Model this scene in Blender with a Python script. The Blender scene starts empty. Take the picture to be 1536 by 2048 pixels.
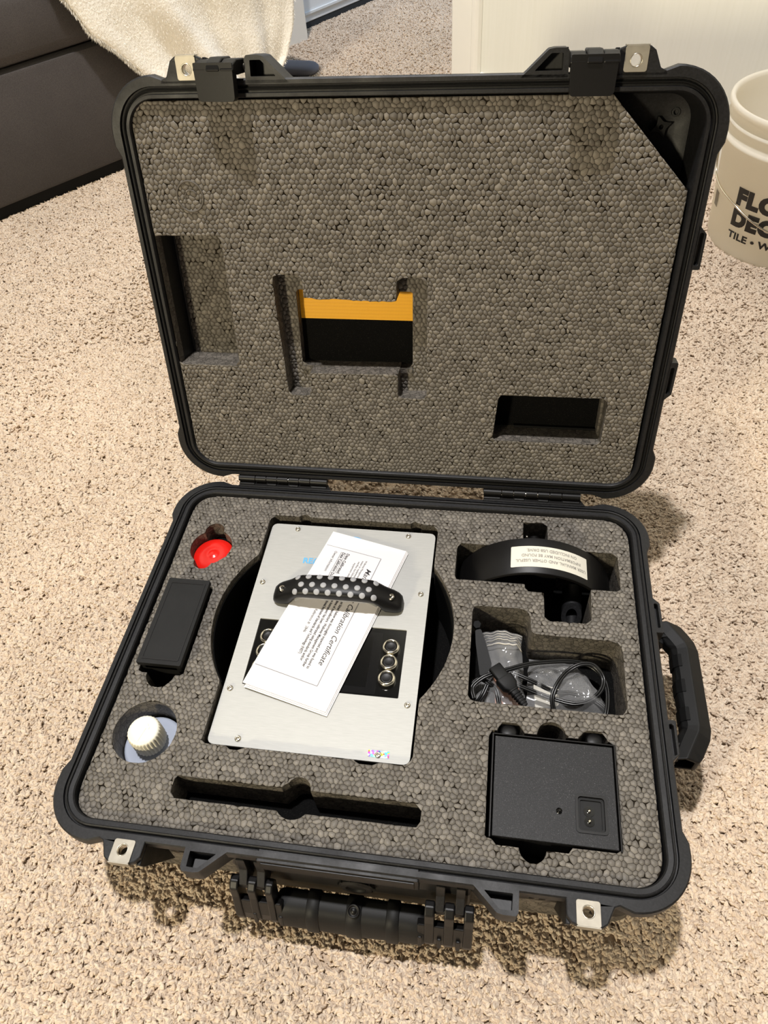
import bpy, bmesh, math, random
import numpy as np
from mathutils import Vector, Matrix, noise
from mathutils.geometry import tessellate_polygon

SC = bpy.context.scene
COL = SC.collection
PI = math.pi
V = Vector
rad = math.radians

# ------------------------------------------------------------------ camera, world, lights, exposure
cam_d = bpy.data.cameras.new('camera')
cam = bpy.data.objects.new('camera', cam_d)
COL.objects.link(cam)
cam_d.sensor_fit = 'VERTICAL'
cam_d.sensor_height = 36.0
cam_d.lens = 36.0 * 1434.08 / 2048.0
cam_d.clip_start = 0.01
cam.location = (0.1030, -0.4093, 0.8813)
cam.rotation_euler = (0.7143, 0.0612, 0.1359)
SC.camera = cam

w = bpy.data.worlds.new('world'); SC.world = w; w.use_nodes = True
w.node_tree.nodes['Background'].inputs[0].default_value = (1.0, 0.93, 0.84, 1)
w.node_tree.nodes['Background'].inputs[1].default_value = 0.11

def area(name, loc, target, size, power, color, shape='DISK', size_y=None):
    l = bpy.data.lights.new(name, 'AREA'); l.shape = shape; l.size = size
    if size_y: l.size_y = size_y
    l.energy = power; l.color = color
    o = bpy.data.objects.new(name, l); COL.objects.link(o)
    o.location = loc
    o.rotation_euler = (V(target) - V(loc)).to_track_quat('-Z', 'Y').to_euler()
    return o
# ceiling lamp of the room, high above and a little behind the case
area('ceiling_lamp_light', (-0.45, 0.34, 4.6), (-0.1, 0.2, 0), 0.17, 212, (1.0, 0.975, 0.97))
# warm lamp standing in the room, to the left behind the photographer
area('room_lamp_light', (-1.25, -2.45, 1.30), (0.0, 0.5, 0.2), 0.24, 64, (1.0, 0.88, 0.62))
# daylight in the hall beyond the doorway
area('hall_daylight', (0.75, 3.9, 1.5), (-0.1, 2.6, 0), 0.9, 30, (0.50, 0.70, 1.0))

SC.view_settings.view_transform = 'Standard'
SC.view_settings.look = 'None'
SC.view_settings.gamma = 1
SC.view_settings.use_curve_mapping = False
SC.view_settings.exposure = -0.05
SC.cycles.use_denoising = True
SC.cycles.max_bounces = 8
SC.cycles.transparent_max_bounces = 24

# ------------------------------------------------------------------ materials
def srgb(r, g, b):
    f = lambda c: (c / 12.92 if c <= 0.04045 else ((c + 0.055) / 1.055) ** 2.4)
    return (f(r / 255), f(g / 255), f(b / 255), 1)

class NT:
    def __init__(s, name):
        s.m = bpy.data.materials.new(name); s.m.use_nodes = True
        s.t = s.m.node_tree; s.b = s.t.nodes['Principled BSDF']
        s.tc = s.t.nodes.new('ShaderNodeTexCoord')
    def n(s, typ, **kw):
        x = s.t.nodes.new('ShaderNode' + typ)
        for k, v in kw.items(): setattr(x, k, v)
        return x
    def l(s, a, b): s.t.links.new(a, b)
    def noise(s, scale, detail=3, rough=0.5, vec=None):
        x = s.n('TexNoise'); x.inputs['Scale'].default_value = scale
        x.inputs['Detail'].default_value = detail; x.inputs['Roughness'].default_value = rough
        s.l(vec or s.tc.outputs['Object'], x.inputs['Vector']); return x.outputs['Fac']
    def vor(s, scale, feature='F1', vec=None, rnd=1.0):
        x = s.n('TexVoronoi', feature=feature); x.inputs['Scale'].default_value = scale
        x.inputs['Randomness'].default_value = rnd
        s.l(vec or s.tc.outputs['Object'], x.inputs['Vector']); return x
    def ramp(s, fac, stops):
        x = s.n('ValToRGB'); e = x.color_ramp.elements
        e[0].position, e[0].color = stops[0]; e[1].position, e[1].color = stops[-1]
        for p, c in stops[1:-1]:
            q = e.new(p); q.color = c
        s.l(fac, x.inputs['Fac']); return x.outputs['Color']
    def bump(s, h, strength=0.3, dist=0.001, normal=None):
        x = s.n('Bump'); x.inputs['Strength'].default_value = strength
        x.inputs['Distance'].default_value = dist; s.l(h, x.inputs['Height'])
        if normal: s.l(normal, x.inputs['Normal'])
        s.l(x.outputs['Normal'], s.b.inputs['Normal']); return x.outputs['Normal']
    def base(s, c):
        if isinstance(c, tuple): s.b.inputs['Base Color'].default_value = c
        else: s.l(c, s.b.inputs['Base Color'])
    def rough(s, r):
        if isinstance(r, (int, float)): s.b.inputs['Roughness'].default_value = r
        else: s.l(r, s.b.inputs['Roughness'])

def grey(v): return (v, v, v, 1)

def simple(name, col, rough=0.5, metal=0, bscale=0, bstr=0.2, bdist=0.0005, vary=0.0, vscale=30, spec=None):
    k = NT(name); k.rough(rough); k.b.inputs['Metallic'].default_value = metal
    if vary:
        c0 = tuple(c * (1 - vary) for c in col[:3]) + (1,); c1 = tuple(min(1, c * (1 + vary)) for c in col[:3]) + (1,)
        k.base(k.ramp(k.noise(vscale, 4), [(0.3, c0), (0.7, c1)]))
    else: k.base(col)
    if bscale: k.bump(k.noise(bscale, 3), bstr, bdist)
    if spec is not None: k.b.inputs['Specular IOR Level'].default_value = spec
    return k.m

M = {}
# case plastic: black, finely grained, slightly scuffed
k = NT('case_plastic')
n1 = k.noise(420, 5, 0.75); n2 = k.noise(35, 4)
k.base(k.ramp(n1, [(0.35, srgb(17, 17, 18)), (0.62, srgb(30, 30, 32)), (0.8, srgb(60, 60, 63))]))
k.rough(k.ramp(n2, [(0.3, grey(0.40)), (0.7, grey(0.56))])); k.b.inputs['Specular IOR Level'].default_value = 0.3
k.bump(n1, 0.25, 0.0004); M['case'] = k.m
M['case_dark'] = simple('case_inner_plastic', srgb(20, 20, 21), 0.5, bscale=300, bstr=0.15)
M['smooth_black'] = simple('smooth_black_plastic', srgb(14, 13, 13), 0.42, spec=0.3, bscale=500, bstr=0.08, bdist=0.0003, vary=0.15)
M['matte_black'] = simple('matte_black_plastic', srgb(19, 19, 19), 0.55, spec=0.25, bscale=600, bstr=0.2, bdist=0.0003, vary=0.2, vscale=60)
M['rubber'] = simple('black_rubber', srgb(10, 10, 10), 0.65, spec=0.2)
M['gloss_black'] = simple('glossy_black', srgb(10, 10, 10), 0.12)
M['screen'] = simple('display_glass', srgb(20, 20, 21), 0.1)
# expanded bead foam: beads are geometry, tone per bead comes from an attribute
k = NT('bead_foam')
at = k.n('Attribute', attribute_name='tone')
k.base(k.ramp(at.outputs['Fac'], [(0.0, srgb(90, 85, 78)), (0.5, srgb(105, 100, 93)), (1.0, srgb(126, 120, 111))]))
k.rough(0.5); k.bump(k.noise(900, 2), 0.12, 0.0003); k.b.inputs['Specular IOR Level'].default_value = 0.3
M['bead'] = k.m
M['foam_gap'] = simple('foam_joint', srgb(34, 29, 22), 0.9, spec=0.1)
# cut faces of the same foam
k = NT('cut_foam')
ve = k.vor(175, 'DISTANCE_TO_EDGE'); vc = k.vor(175, 'F1')
c1 = k.ramp(vc.outputs['Color'], [(0.2, srgb(84, 79, 72)), (0.8, srgb(110, 104, 96))])
edge = k.ramp(ve.outputs['Distance'], [(0.0, grey(0.28)), (0.09, grey(1.0))])
mx = k.n('Mix', data_type='RGBA', blend_type='MULTIPLY'); mx.inputs[0].default_value = 1
k.l(c1, mx.inputs[6]); k.l(edge, mx.inputs[7]); k.base(mx.outputs[2]); k.rough(0.6)
k.bump(k.ramp(ve.outputs['Distance'], [(0.0, grey(0)), (0.12, grey(1))]), 0.35, 0.0008); M['cut'] = k.m
# black open foam with dust specks
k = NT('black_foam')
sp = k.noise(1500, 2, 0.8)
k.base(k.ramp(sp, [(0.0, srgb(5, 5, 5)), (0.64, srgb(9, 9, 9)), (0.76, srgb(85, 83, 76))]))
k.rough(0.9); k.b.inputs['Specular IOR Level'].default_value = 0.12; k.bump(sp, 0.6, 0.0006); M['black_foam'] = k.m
k = NT('yellow_ripstop')
ck = k.vor(950, 'F1', rnd=0.0)
k.base(k.ramp(ck.outputs['Distance'], [(0.1, srgb(255, 190, 6)), (0.7, srgb(240, 170, 0))])); k.rough(0.45)
k.bump(ck.outputs['Distance'], 0.3, 0.0004); M['yellow'] = k.m
# brushed aluminium plate
k = NT('brushed_aluminium')
mp = k.n('Mapping'); k.l(k.tc.outputs['Object'], mp.inputs[0]); mp.inputs['Scale'].default_value = (1.0, 26, 26)
bn = k.noise(60, 4, 0.6, mp.outputs[0])
k.base(k.ramp(bn, [(0.3, srgb(172, 172, 168)), (0.7, srgb(184, 184, 180))]))
k.b.inputs['Metallic'].default_value = 0.25; k.rough(0.55); k.bump(bn, 0.08, 0.0002); M['alu'] = k.m
M['steel'] = simple('plated_steel', srgb(205, 198, 184), 0.28, 1.0, bscale=200, bstr=0.08)
M['steel_mat'] = simple('plated_steel_bracket', srgb(156, 150, 138), 0.5, 0.6, bscale=150, bstr=0.15, vary=0.12, vscale=80)
M['chrome'] = simple('chrome', srgb(225, 218, 200), 0.16, 1.0)
M['paper'] = simple('white_paper', srgb(238, 234, 232), 0.75, bscale=90, bstr=0.05)
M['ink'] = simple('dark_print_ink', srgb(52, 50, 52), 0.7)
M['ink_grey'] = simple('grey_print_ink', srgb(148, 146, 150), 0.7)
M['blue_ink'] = simple('light_blue_print', srgb(98, 176, 226), 0.6)
M['label'] = simple('white_label', srgb(226, 221, 206), 0.55)
M['label_ink'] = simple('label_ink', srgb(150, 146, 138), 0.6)
M['grip_grey'] = simple('grey_soft_grip', srgb(160, 160, 162), 0.55)
M['red'] = simple('red_gloss_plastic', srgb(225, 30, 22), 0.22, vary=0.05, vscale=60)
M['cap'] = simple('ivory_cap_plastic', srgb(238, 233, 216), 0.45)
k = NT('milky_bottle'); k.base(srgb(188, 196, 212)); k.rough(0.35)
k.b.inputs['Subsurface Weight'].default_value = 0.2; k.b.inputs['Subsurface Radius'].default_value = (0.01, 0.01, 0.012)
M['bottle'] = k.m
M['cord'] = simple('black_cord_pvc', srgb(16, 16, 16), 0.28)
M['charger'] = None
k = NT('charger_metal')
sp = k.noise(1100, 3, 0.8)
k.base(k.ramp(sp, [(0.35, srgb(9, 9, 10)), (0.6, srgb(20, 20, 22)), (0.74, srgb(110, 108, 110))]))
k.rough(0.42); k.b.inputs['Specular IOR Level'].default_value = 0.3; k.bump(sp, 0.5, 0.0004); M['charger'] = k.m
# clear film
k = NT('clear_film')
k.base(grey(0.85)); k.rough(0.12); k.b.inputs['Alpha'].default_value = 0.13
k.b.inputs['Specular IOR Level'].default_value = 1.0
k.bump(k.noise(22, 2, 0.5), 0.6, 0.004)
M['film'] = k.m
M['zip'] = simple('zip_strip', srgb(205, 200, 190), 0.3)
M['copper'] = simple('copper_brown_part', srgb(176, 118, 90), 0.45)
M['padgrey'] = simple('dark_grey_pad', srgb(108, 108, 114), 0.9, bscale=400, bstr=0.3)
# sticker with a patchwork of foil colours
k = NT('hologram_foil')
vv = k.vor(420, 'F1'); hs = k.n('HueSaturation'); hs.inputs['Saturation'].default_value = 1.1; hs.inputs['Value'].default_value = 0.9
k.l(vv.outputs['Color'], hs.inputs['Color']); k.base(hs.outputs[0]); k.rough(0.35); k.b.inputs['Metallic'].default_value = 0.3
M['holo'] = k.m
# carpet
k = NT('carpet_base')
pn = k.noise(5, 4); fn = k.noise(130, 4, 0.7)
cm = k.n('Mix', data_type='RGBA'); k.l(fn, cm.inputs[0]); cm.inputs[6].default_value = srgb(205, 184, 160)
k.l(k.ramp(pn, [(0.3, srgb(214, 192, 166)), (0.7, srgb(228, 207, 182))]), cm.inputs[7])
k.base(cm.outputs[2]); k.rough(0.95); k.bump(fn, 0.9, 0.006); M['carpet'] = k.m
k = NT('carpet_fibre')
oi = k.n('ObjectInfo'); geo = k.n('NewGeometry')
pn = k.noise(3.2, 4, vec=geo.outputs['Position'])
a_ = k.ramp(oi.outputs['Random'], [(0.0, srgb(224, 203, 180)), (0.5, srgb(233, 214, 192)), (1.0, srgb(242, 226, 206))])
b_ = k.ramp(pn, [(0.35, grey(0.9)), (0.65, grey(1.0))])
mx = k.n('Mix', data_type='RGBA', blend_type='MULTIPLY'); mx.inputs[0].default_value = 1
k.l(a_, mx.inputs[6]); k.l(b_, mx.inputs[7]); k.base(mx.outputs[2]); k.rough(0.9); k.b.inputs['Specular IOR Level'].default_value = 0.1
tr = k.n('BsdfTranslucent'); k.l(mx.outputs[2], tr.inputs['Color']); ms = k.n('MixShader'); ms.inputs[0].default_value = 0.22
k.l(k.b.outputs[0], ms.inputs[1]); k.l(tr.outputs[0], ms.inputs[2]); k.l(ms.outputs[0], k.t.nodes['Material Output'].inputs['Surface'])
M['fibre'] = k.m
M['sofa'] = None
k = NT('sofa_fabric')
fn = k.noise(700, 3, 0.7); bn = k.noise(9, 3)
mx = k.n('Mix', data_type='RGBA', blend_type='MULTIPLY'); mx.inputs[0].default_value = 1
k.l(k.ramp(fn, [(0.3, srgb(52, 48, 47)), (0.7, srgb(82, 77, 75))]), mx.inputs[6]); k.l(k.ramp(bn, [(0.3, grey(0.85)), (0.7, grey(1))]), mx.inputs[7])
k.base(mx.outputs[2]); k.rough(0.95); k.bump(fn, 0.5, 0.001); M['sofa'] = k.m
M['fleece'] = simple('cream_fleece', srgb(248, 243, 232), 0.95, bscale=160, bstr=0.6, bdist=0.004, vary=0.05, vscale=12)
k = NT('painted_wall')
mp = k.n('Mapping'); k.l(k.tc.outputs['Object'], mp.inputs[0]); mp.inputs['Scale'].default_value = (60, 60, 1.2)
st = k.noise(3, 3, vec=mp.outputs[0]); k.base(k.ramp(st, [(0.3, srgb(234, 234, 224)), (0.7, srgb(237, 237, 228))]))
k.rough(0.7); k.bump(k.noise(160, 2), 0.1, 0.0008); M['wall'] = k.m
M['trim'] = simple('white_trim_paint', srgb(246, 244, 236), 0.4)
M['door'] = simple('white_door_paint', srgb(226, 228, 228), 0.45)
M['gap_dark'] = simple('shaded_door_gap', srgb(38, 40, 42), 0.8)  # dark tone for the shade painted in under the door
k = NT('bucket_plastic'); k.base(srgb(246, 243, 233)); k.rough(0.32)
tr = k.n('BsdfTranslucent'); tr.inputs['Color'].default_value = srgb(252, 247, 236); ms = k.n('MixShader'); ms.inputs[0].default_value = 0.5
k.l(k.b.outputs[0], ms.inputs[1]); k.l(tr.outputs[0], ms.inputs[2]); k.l(ms.outputs[0], k.t.nodes['Material Output'].inputs['Surface'])
M['bucket'] = k.m
M['bucket_ink'] = simple('black_bucket_print', srgb(22, 21, 20), 0.4)
M['bucket_tag'] = simple('grey_bucket_label', srgb(128, 122, 108), 0.5)

# ------------------------------------------------------------------ object helpers
def wloc(o):
    p = V((0, 0, 0))
    while o is not None:
        p += o.location; o = o.parent
    return p

def new_obj(name, me, parent=None, root=None, mat=None, smooth=False, bevel=0, kind=None, subsurf=0, bseg=2, angle=None):
    """vertices are given in world space; they are stored relative to the thing's own base"""
    base = wloc(parent) if parent else V(root or (0, 0, 0))
    me.transform(Matrix.Translation(-base))
    o = bpy.data.objects.new(name, me); COL.objects.link(o)
    if parent: o.parent = parent
    else: o.location = base
    if mat is not None:
        for m_ in (mat if isinstance(mat, (list, tuple)) else [mat]): me.materials.append(m_)
    if smooth:
        for p in me.polygons: p.use_smooth = True
    if bevel:
        b = o.modifiers.new('bevel', 'BEVEL'); b.width = bevel; b.segments = bseg; b.limit_method = 'ANGLE'; b.angle_limit = rad(40)
        b.harden_normals = False
    if subsurf:
        s = o.modifiers.new('subsurf', 'SUBSURF'); s.levels = subsurf; s.render_levels = subsurf
    if angle is not None and hasattr(me, 'set_sharp_from_angle'):
        for p in me.polygons: p.use_smooth = True
        me.set_sharp_from_angle(angle=rad(angle))
    if kind: o['kind'] = kind
    return o

def thing(name, loc, label, cat, group=None):
    o = bpy.data.objects.new(name, None); COL.objects.link(o); o.location = loc
    o.empty_display_size = 0.05
    o['label'] = label; o['category'] = cat
    if group: o['group'] = group
    return o
def tag(o, label, cat, group=None):
    o['label'] = label; o['category'] = cat
    if group: o['group'] = group
    return o

class MB:
    def __init__(s): s.v = []; s.f = []; s.m = []
    def add(s, vs, fs, mi=0, fr=None):
        n = len(s.v)
        s.v += [tuple(fr @ V(p)) if fr is not None else tuple(p) for p in vs]
        s.f += [tuple(i + n for i in f) for f in fs]; s.m += [mi] * len(fs)
        return s
    def box(s, x0, x1, y0, y1, z0, z1, fr=None, mi=0):
        vs = [(x0, y0, z0), (x1, y0, z0), (x1, y1, z0), (x0, y1, z0), (x0, y0, z1), (x1, y0, z1), (x1, y1, z1), (x0, y1, z1)]
        fs = [(0, 3, 2, 1), (4, 5, 6, 7), (0, 1, 5, 4), (1, 2, 6, 5), (2, 3, 7, 6), (3, 0, 4, 7)]
        return s.add(vs, fs, mi, fr)
    def prism(s, poly, z0, z1, holes=(), fr=None, caps=(True, True), walls=True, mi=0, wmi=None, flip=False):
        loops = [list(poly)] + [list(h) for h in holes]
        tri = tessellate_polygon([[V((p[0], p[1], 0)) for p in L] for L in loops])
        flat = [p for L in loops for p in L]; n = len(flat)
        vs = [(p[0], p[1], z0) for p in flat] + [(p[0], p[1], z1) for p in flat]; fs = []; mm = []
        for t in tri:
            a, b, c = t
            A, B, Cc = flat[a], flat[b], flat[c]
            if (B[0]-A[0])*(Cc[1]-A[1])-(B[1]-A[1])*(Cc[0]-A[0]) < 0: a, c = c, a
            if caps[1]: fs.append((a + n, b + n, c + n)); mm.append(mi)
            if caps[0]: fs.append((c, b, a)); mm.append(mi)
        if walls:
            o = 0
            for li, L in enumerate(loops):
                ar = sum(L[i][0]*L[(i+1) % len(L)][1]-L[(i+1) % len(L)][0]*L[i][1] for i in range(len(L)))
                ccw = ar > 0
                if li > 0: ccw = not ccw
                for i in range(len(L)):
                    j = (i + 1) % len(L); a, b = o + i, o + j
                    fs.append((a, b, b + n, a + n) if ccw else (b, a, a + n, b + n)); mm.append(mi if wmi is None else wmi)
                o += len(L)
        k_ = len(s.v)
        s.add(vs, fs, 0, fr); s.m[-len(fs):] = mm
        return s
    def loft(s, loops, closed=True, cap0=False, cap1=False, fr=None, mi=0):
        n = len(loops[0]); vs = [p for L in loops for p in L]; fs = []
        for a in range(len(loops) - 1):
            for i in range(n if closed else n - 1):
                j = (i + 1) % n
                fs.append((a*n+i, a*n+j, (a+1)*n+j, (a+1)*n+i))
        if cap0: fs.append(tuple(reversed(range(n))))
        if cap1: fs.append(tuple((len(loops)-1)*n+i for i in range(n)))
        return s.add(vs, fs, mi, fr)
    def lathe(s, prof, c=(0, 0, 0), n=40, fr=None, mi=0, cap0=False, cap1=False):
        loops = [[(c[0]+r*math.cos(2*PI*i/n), c[1]+r*math.sin(2*PI*i/n), c[2]+z) for i in range(n)] for r, z in prof]
        return s.loft(loops, True, cap0, cap1, fr, mi)
    def tube(s, pts, r, n=10, fr=None, mi=0, closed=False):
        pts = [V(p) for p in pts]; loops = []; up = None
        N = len(pts)
        for i, p in enumerate(pts):
            if closed: t = (pts[(i+1) % N] - pts[i-1]).normalized()
            else: t = (pts[min(i+1, N-1)] - pts[max(i-1, 0)]).normalized()
            if up is None:
                up = V((0, 0, 1)) if abs(t.z) < 0.9 else V((1, 0, 0))
            u = (up - t * up.dot(t)).normalized(); w_ = t.cross(u); up = u
            rr_ = r[i] if isinstance(r, (list, tuple)) else r
            loops.append([p + (u*math.cos(2*PI*j/n) + w_*math.sin(2*PI*j/n))*rr_ for j in range(n)])
        if closed: loops.append(loops[0])
        return s.loft(loops, True, not closed, not closed, fr, mi)
    def mesh(s, name='mesh', fix=False):
        me = bpy.data.meshes.new(name); me.from_pydata(s.v, [], s.f)
        me.polygons.foreach_set('material_index', s.m)
        if fix:
            bm = bmesh.new(); bm.from_mesh(me); bmesh.ops.remove_doubles(bm, verts=bm.verts, dist=1e-6)
            bmesh.ops.recalc_face_normals(bm, faces=bm.faces); bm.to_mesh(me); bm.free()
        me.update(); return me

def rr(cx, cy, hx, hy, r, n=8, side=1):
    """rounded rectangle, counter-clockwise; `side` points along each straight side"""
    out = []
    cs = [(cx+hx-r, cy+hy-r, 0), (cx-hx+r, cy+hy-r, 90), (cx-hx+r, cy-hy+r, 180), (cx+hx-r, cy-hy+r, 270)]
    for q, (x, y, a0) in enumerate(cs):
        for i in range(n + 1):
            a = rad(a0 + 90 * i / n); out.append((x + r*math.cos(a), y + r*math.sin(a)))
        if side > 1:
            x2, y2, a2 = cs[(q+1) % 4]; a2 = rad(a2)
            p = out[-1]; p2 = (x2 + r*math.cos(a2), y2 + r*math.sin(a2))
            for i in range(1, side):
                t = i/side; out.append((p[0]+(p2[0]-p[0])*t, p[1]+(p2[1]-p[1])*t))
    return out
def rbox(x0, x1, y0, y1, r, n=6): return rr((x0+x1)/2, (y0+y1)/2, abs(x1-x0)/2, abs(y1-y0)/2, r, n)
def circ(cx, cy, r, n=40, a0=0): return [(cx+r*math.cos(2*PI*i/n+a0), cy+r*math.sin(2*PI*i/n+a0)) for i in range(n)]
def ell(cx, cy, rx, ry, n=32): return [(cx+rx*math.cos(2*PI*i/n), cy+ry*math.sin(2*PI*i/n)) for i in range(n)]

def round_poly(P, r, n=4):
    """round every corner of a polygon by r (or by a per-corner list)"""
    out = []; N = len(P)
    for i, p in enumerate(P):
        p = V(p[:2]); a = V(P[i-1][:2]); b = V(P[(i+1) % N][:2]); ri = r[i] if isinstance(r, (list, tuple)) else r
        da = (a-p); db = (b-p); d = min(ri, da.length*0.45, db.length*0.45)
        if d < 1e-5: out.append(tuple(p)); continue
        p0 = p + da.normalized()*d; p1 = p + db.normalized()*d
        for j in range(n+1):
            t = j/n; q = p0*(1-t)**2 + p*2*t*(1-t) + p1*t*t; out.append((q.x, q.y))
    return out

def star_union(c, polys, step=2.0):
    """union of overlapping shapes that is star-shaped about c"""
    angs = set(i*step for i in range(int(360/step)))
    for P in polys:
        for p in P:
            angs.add(round(math.degrees(math.atan2(p[1]-c[1], p[0]-c[0])) % 360, 3))
    out = []
    for a in sorted(angs):
        d = (math.cos(rad(a)), math.sin(rad(a))); best = 0
        for P in polys:
            for i in range(len(P)):
                x1, y1 = P[i]; x2, y2 = P[(i+1) % len(P)]
                ex, ey = x2-x1, y2-y1; den = d[0]*ey - d[1]*ex
                if abs(den) < 1e-12: continue
                t = ((x1-c[0])*ey-(y1-c[1])*ex)/den; u = ((x1-c[0])*d[1]-(y1-c[1])*d[0])/den
                if t > best and -1e-9 <= u <= 1+1e-9: best = t
        q = (c[0]+d[0]*best, c[1]+d[1]*best)
        if not out or math.hypot(q[0]-out[-1][0], q[1]-out[-1][1]) > 2e-4: out.append(q)
    return out

def smooth_path(P, n=8):
    P = [V(p) for p in P]; out = []
    for i in range(len(P)-1):
        p0 = P[max(i-1, 0)]; p1 = P[i]; p2 = P[i+1]; p3 = P[min(i+2, len(P)-1)]
        for j in range(n):
            t = j/n
            out.append(0.5*((2*p1)+(p2-p0)*t+(2*p0-5*p1+4*p2-p3)*t*t+(3*p1-p0-3*p2+p3)*t**3))
    out.append(P[-1]); return out

def text_mesh(body, size, shear=0, extrude=0.0, offset=0.0, align='LEFT', spacing=1.0, res=3, xs=1.0):
    c = bpy.data.curves.new('text', 'FONT'); c.body = body; c.size = size; c.shear = shear; c.extrude = extrude
    c.offset = offset; c.align_x = align; c.space_character = spacing; c.resolution_u = res
    o = bpy.data.objects.new('text', c); COL.objects.link(o)
    dg = bpy.context.evaluated_depsgraph_get(); dg.update()
    me = bpy.data.meshes.new_from_object(o.evaluated_get(dg))
    bpy.data.objects.remove(o); bpy.data.curves.remove(c)
    if xs != 1.0: me.transform(Matrix.Diagonal((xs, 1, 1, 1)))
    return me
def map_mesh(me, fn, cuts=None):
    if cuts:
        bm = bmesh.new(); bm.from_mesh(me)
        for x in cuts:
            bmesh.ops.bisect_plane(bm, geom=bm.verts[:]+bm.edges[:]+bm.faces[:], plane_co=(x, 0, 0), plane_no=(1, 0, 0), dist=1e-6)
        bm.to_mesh(me); bm.free()
    for v in me.vertices: v.co = fn(v.co.x, v.co.y, v.co.z)
    me.update(); return me

# ------------------------------------------------------------------ room: floor, walls, trim, doorway
RA = V((0.7965, -0.6046, 0)); RB = V((0.6046, 0.7965, 0)); W0 = V((0.6456, 1.5566, 0))
RF = Matrix(((RA.x, RB.x, 0, W0.x), (RA.y, RB.y, 0, W0.y), (0, 0, 1, 0), (0, 0, 0, 1)))   # s along the wall, t through it, z up

floor = new_obj('floor', MB().box(-4.2, 4.2, -3.2, 6.2, -0.06, 0.0).mesh(), mat=M['carpet'], kind='structure')

OP0, OP1, DH = -1.744, -0.895, 2.05
new_obj('wall_back_right', MB().box(OP1, 3.0, 0, 0.116, 0, 5.0, RF).mesh(), mat=M['wall'], kind='structure')
new_obj('wall_back_left', MB().box(-3.4, OP0, 0, 0.116, 0, 5.0, RF).mesh(), mat=M['trim'], kind='structure')
new_obj('wall_back_header', MB().box(OP0, OP1, 0, 0.116, DH, 5.0, RF).mesh(), mat=M['wall'], kind='structure')
m = MB()
m.prism([(OP1, -0.001), (OP1, -0.014), (OP1+0.006, -0.018), (OP1+0.080, -0.018), (OP1+0.084, -0.024), (OP1+0.097, -0.024), (OP1+0.104, -0.016), (OP1+0.106, -0.001)], 0, DH+0.09, fr=RF)
new_obj('trim_1', m.mesh(), mat=M['trim'], kind='structure', bevel=0.002)
m = MB().box(OP0-0.10, OP0-0.0005, -0.02, -0.0005, 0, DH+0.09, RF)
new_obj('trim_2', m.mesh(), mat=M['trim'], kind='structure', bevel=0.003)
m = MB().box(OP0, OP1, -0.02, -0.0005, DH, DH+0.09, RF)
new_obj('trim_3', m.mesh(), mat=M['trim'], kind='structure', bevel=0.003)
m = MB().prism([(0.0, -0.0005), (0.0, -0.013), (0.085, -0.013), (0.095, -0.006), (0.097, -0.0005)], OP1+0.107, 2.98, fr=RF @ Matrix(((0, 0, 1, 0), (0, 1, 0, 0), (1, 0, 0, 0), (0, 0, 0, 1))))
new_obj('baseboard_back', m.mesh(fix=True), mat=M['trim'], kind='structure', bevel=0.001)
# hall beyond the opening
new_obj('wall_left', MB().box(-2.75, -2.65, -4.2, -0.0, 0, 5.0, RF).mesh(), mat=M['wall'], kind='structure')
new_obj('wall_hall_far', MB().box(-3.4, 3.0, 2.4, 2.5, 0, 2.5, RF).mesh(), mat=M['wall'], kind='structure')

D0 = V((-0.7077, 2.8264, 0)); DD = V((0.5171, 0.8559, 0)); DN = V((0.8559, -0.5171, 0))
DF = Matrix(((DD.x, DN.x, 0, D0.x), (DD.y, DN.y, 0, D0.y), (0, 0, 1, 0), (0, 0, 0, 1)))
door = new_obj('door_1', MB().box(0.0, 0.80, -0.036, 0, 0.026, 2.02, DF).mesh(), root=tuple(D0), mat=M['door'], kind='structure', bevel=0.002)
new_obj('door_gap_shade', MB().box(0.002, 0.798, -0.030, -0.002, 0.001, 0.0255, DF).mesh(), parent=door, mat=M['gap_dark'])  # dark strip standing in for the shaded gap below the door
m = MB()
for (x0, x1, z0, z1) in [(0.13, 0.67, 0.16, 0.9), (0.13, 0.67, 1.05, 1.9)]:
    m.prism(rbox(x0, x1, z0, z1, 0.004, 2), -0.008, 0, holes=[rbox(x0+.02, x1-.02, z0+.02, z1-.02, 0.003, 2)][0:1],
            fr=DF @ Matrix(((1, 0, 0, 0), (0, 0, -1, 0.000), (0, 1, 0, 0), (0, 0, 0, 1))))
new_obj('panel_moulding', m.mesh(fix=True), parent=door, mat=M['door'])
m = MB().box(0.002, 0.798, 0, 0.006, 0.052, 0.060, DF)
new_obj('kick_moulding', m.mesh(), parent=door, mat=M['door'])

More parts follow.
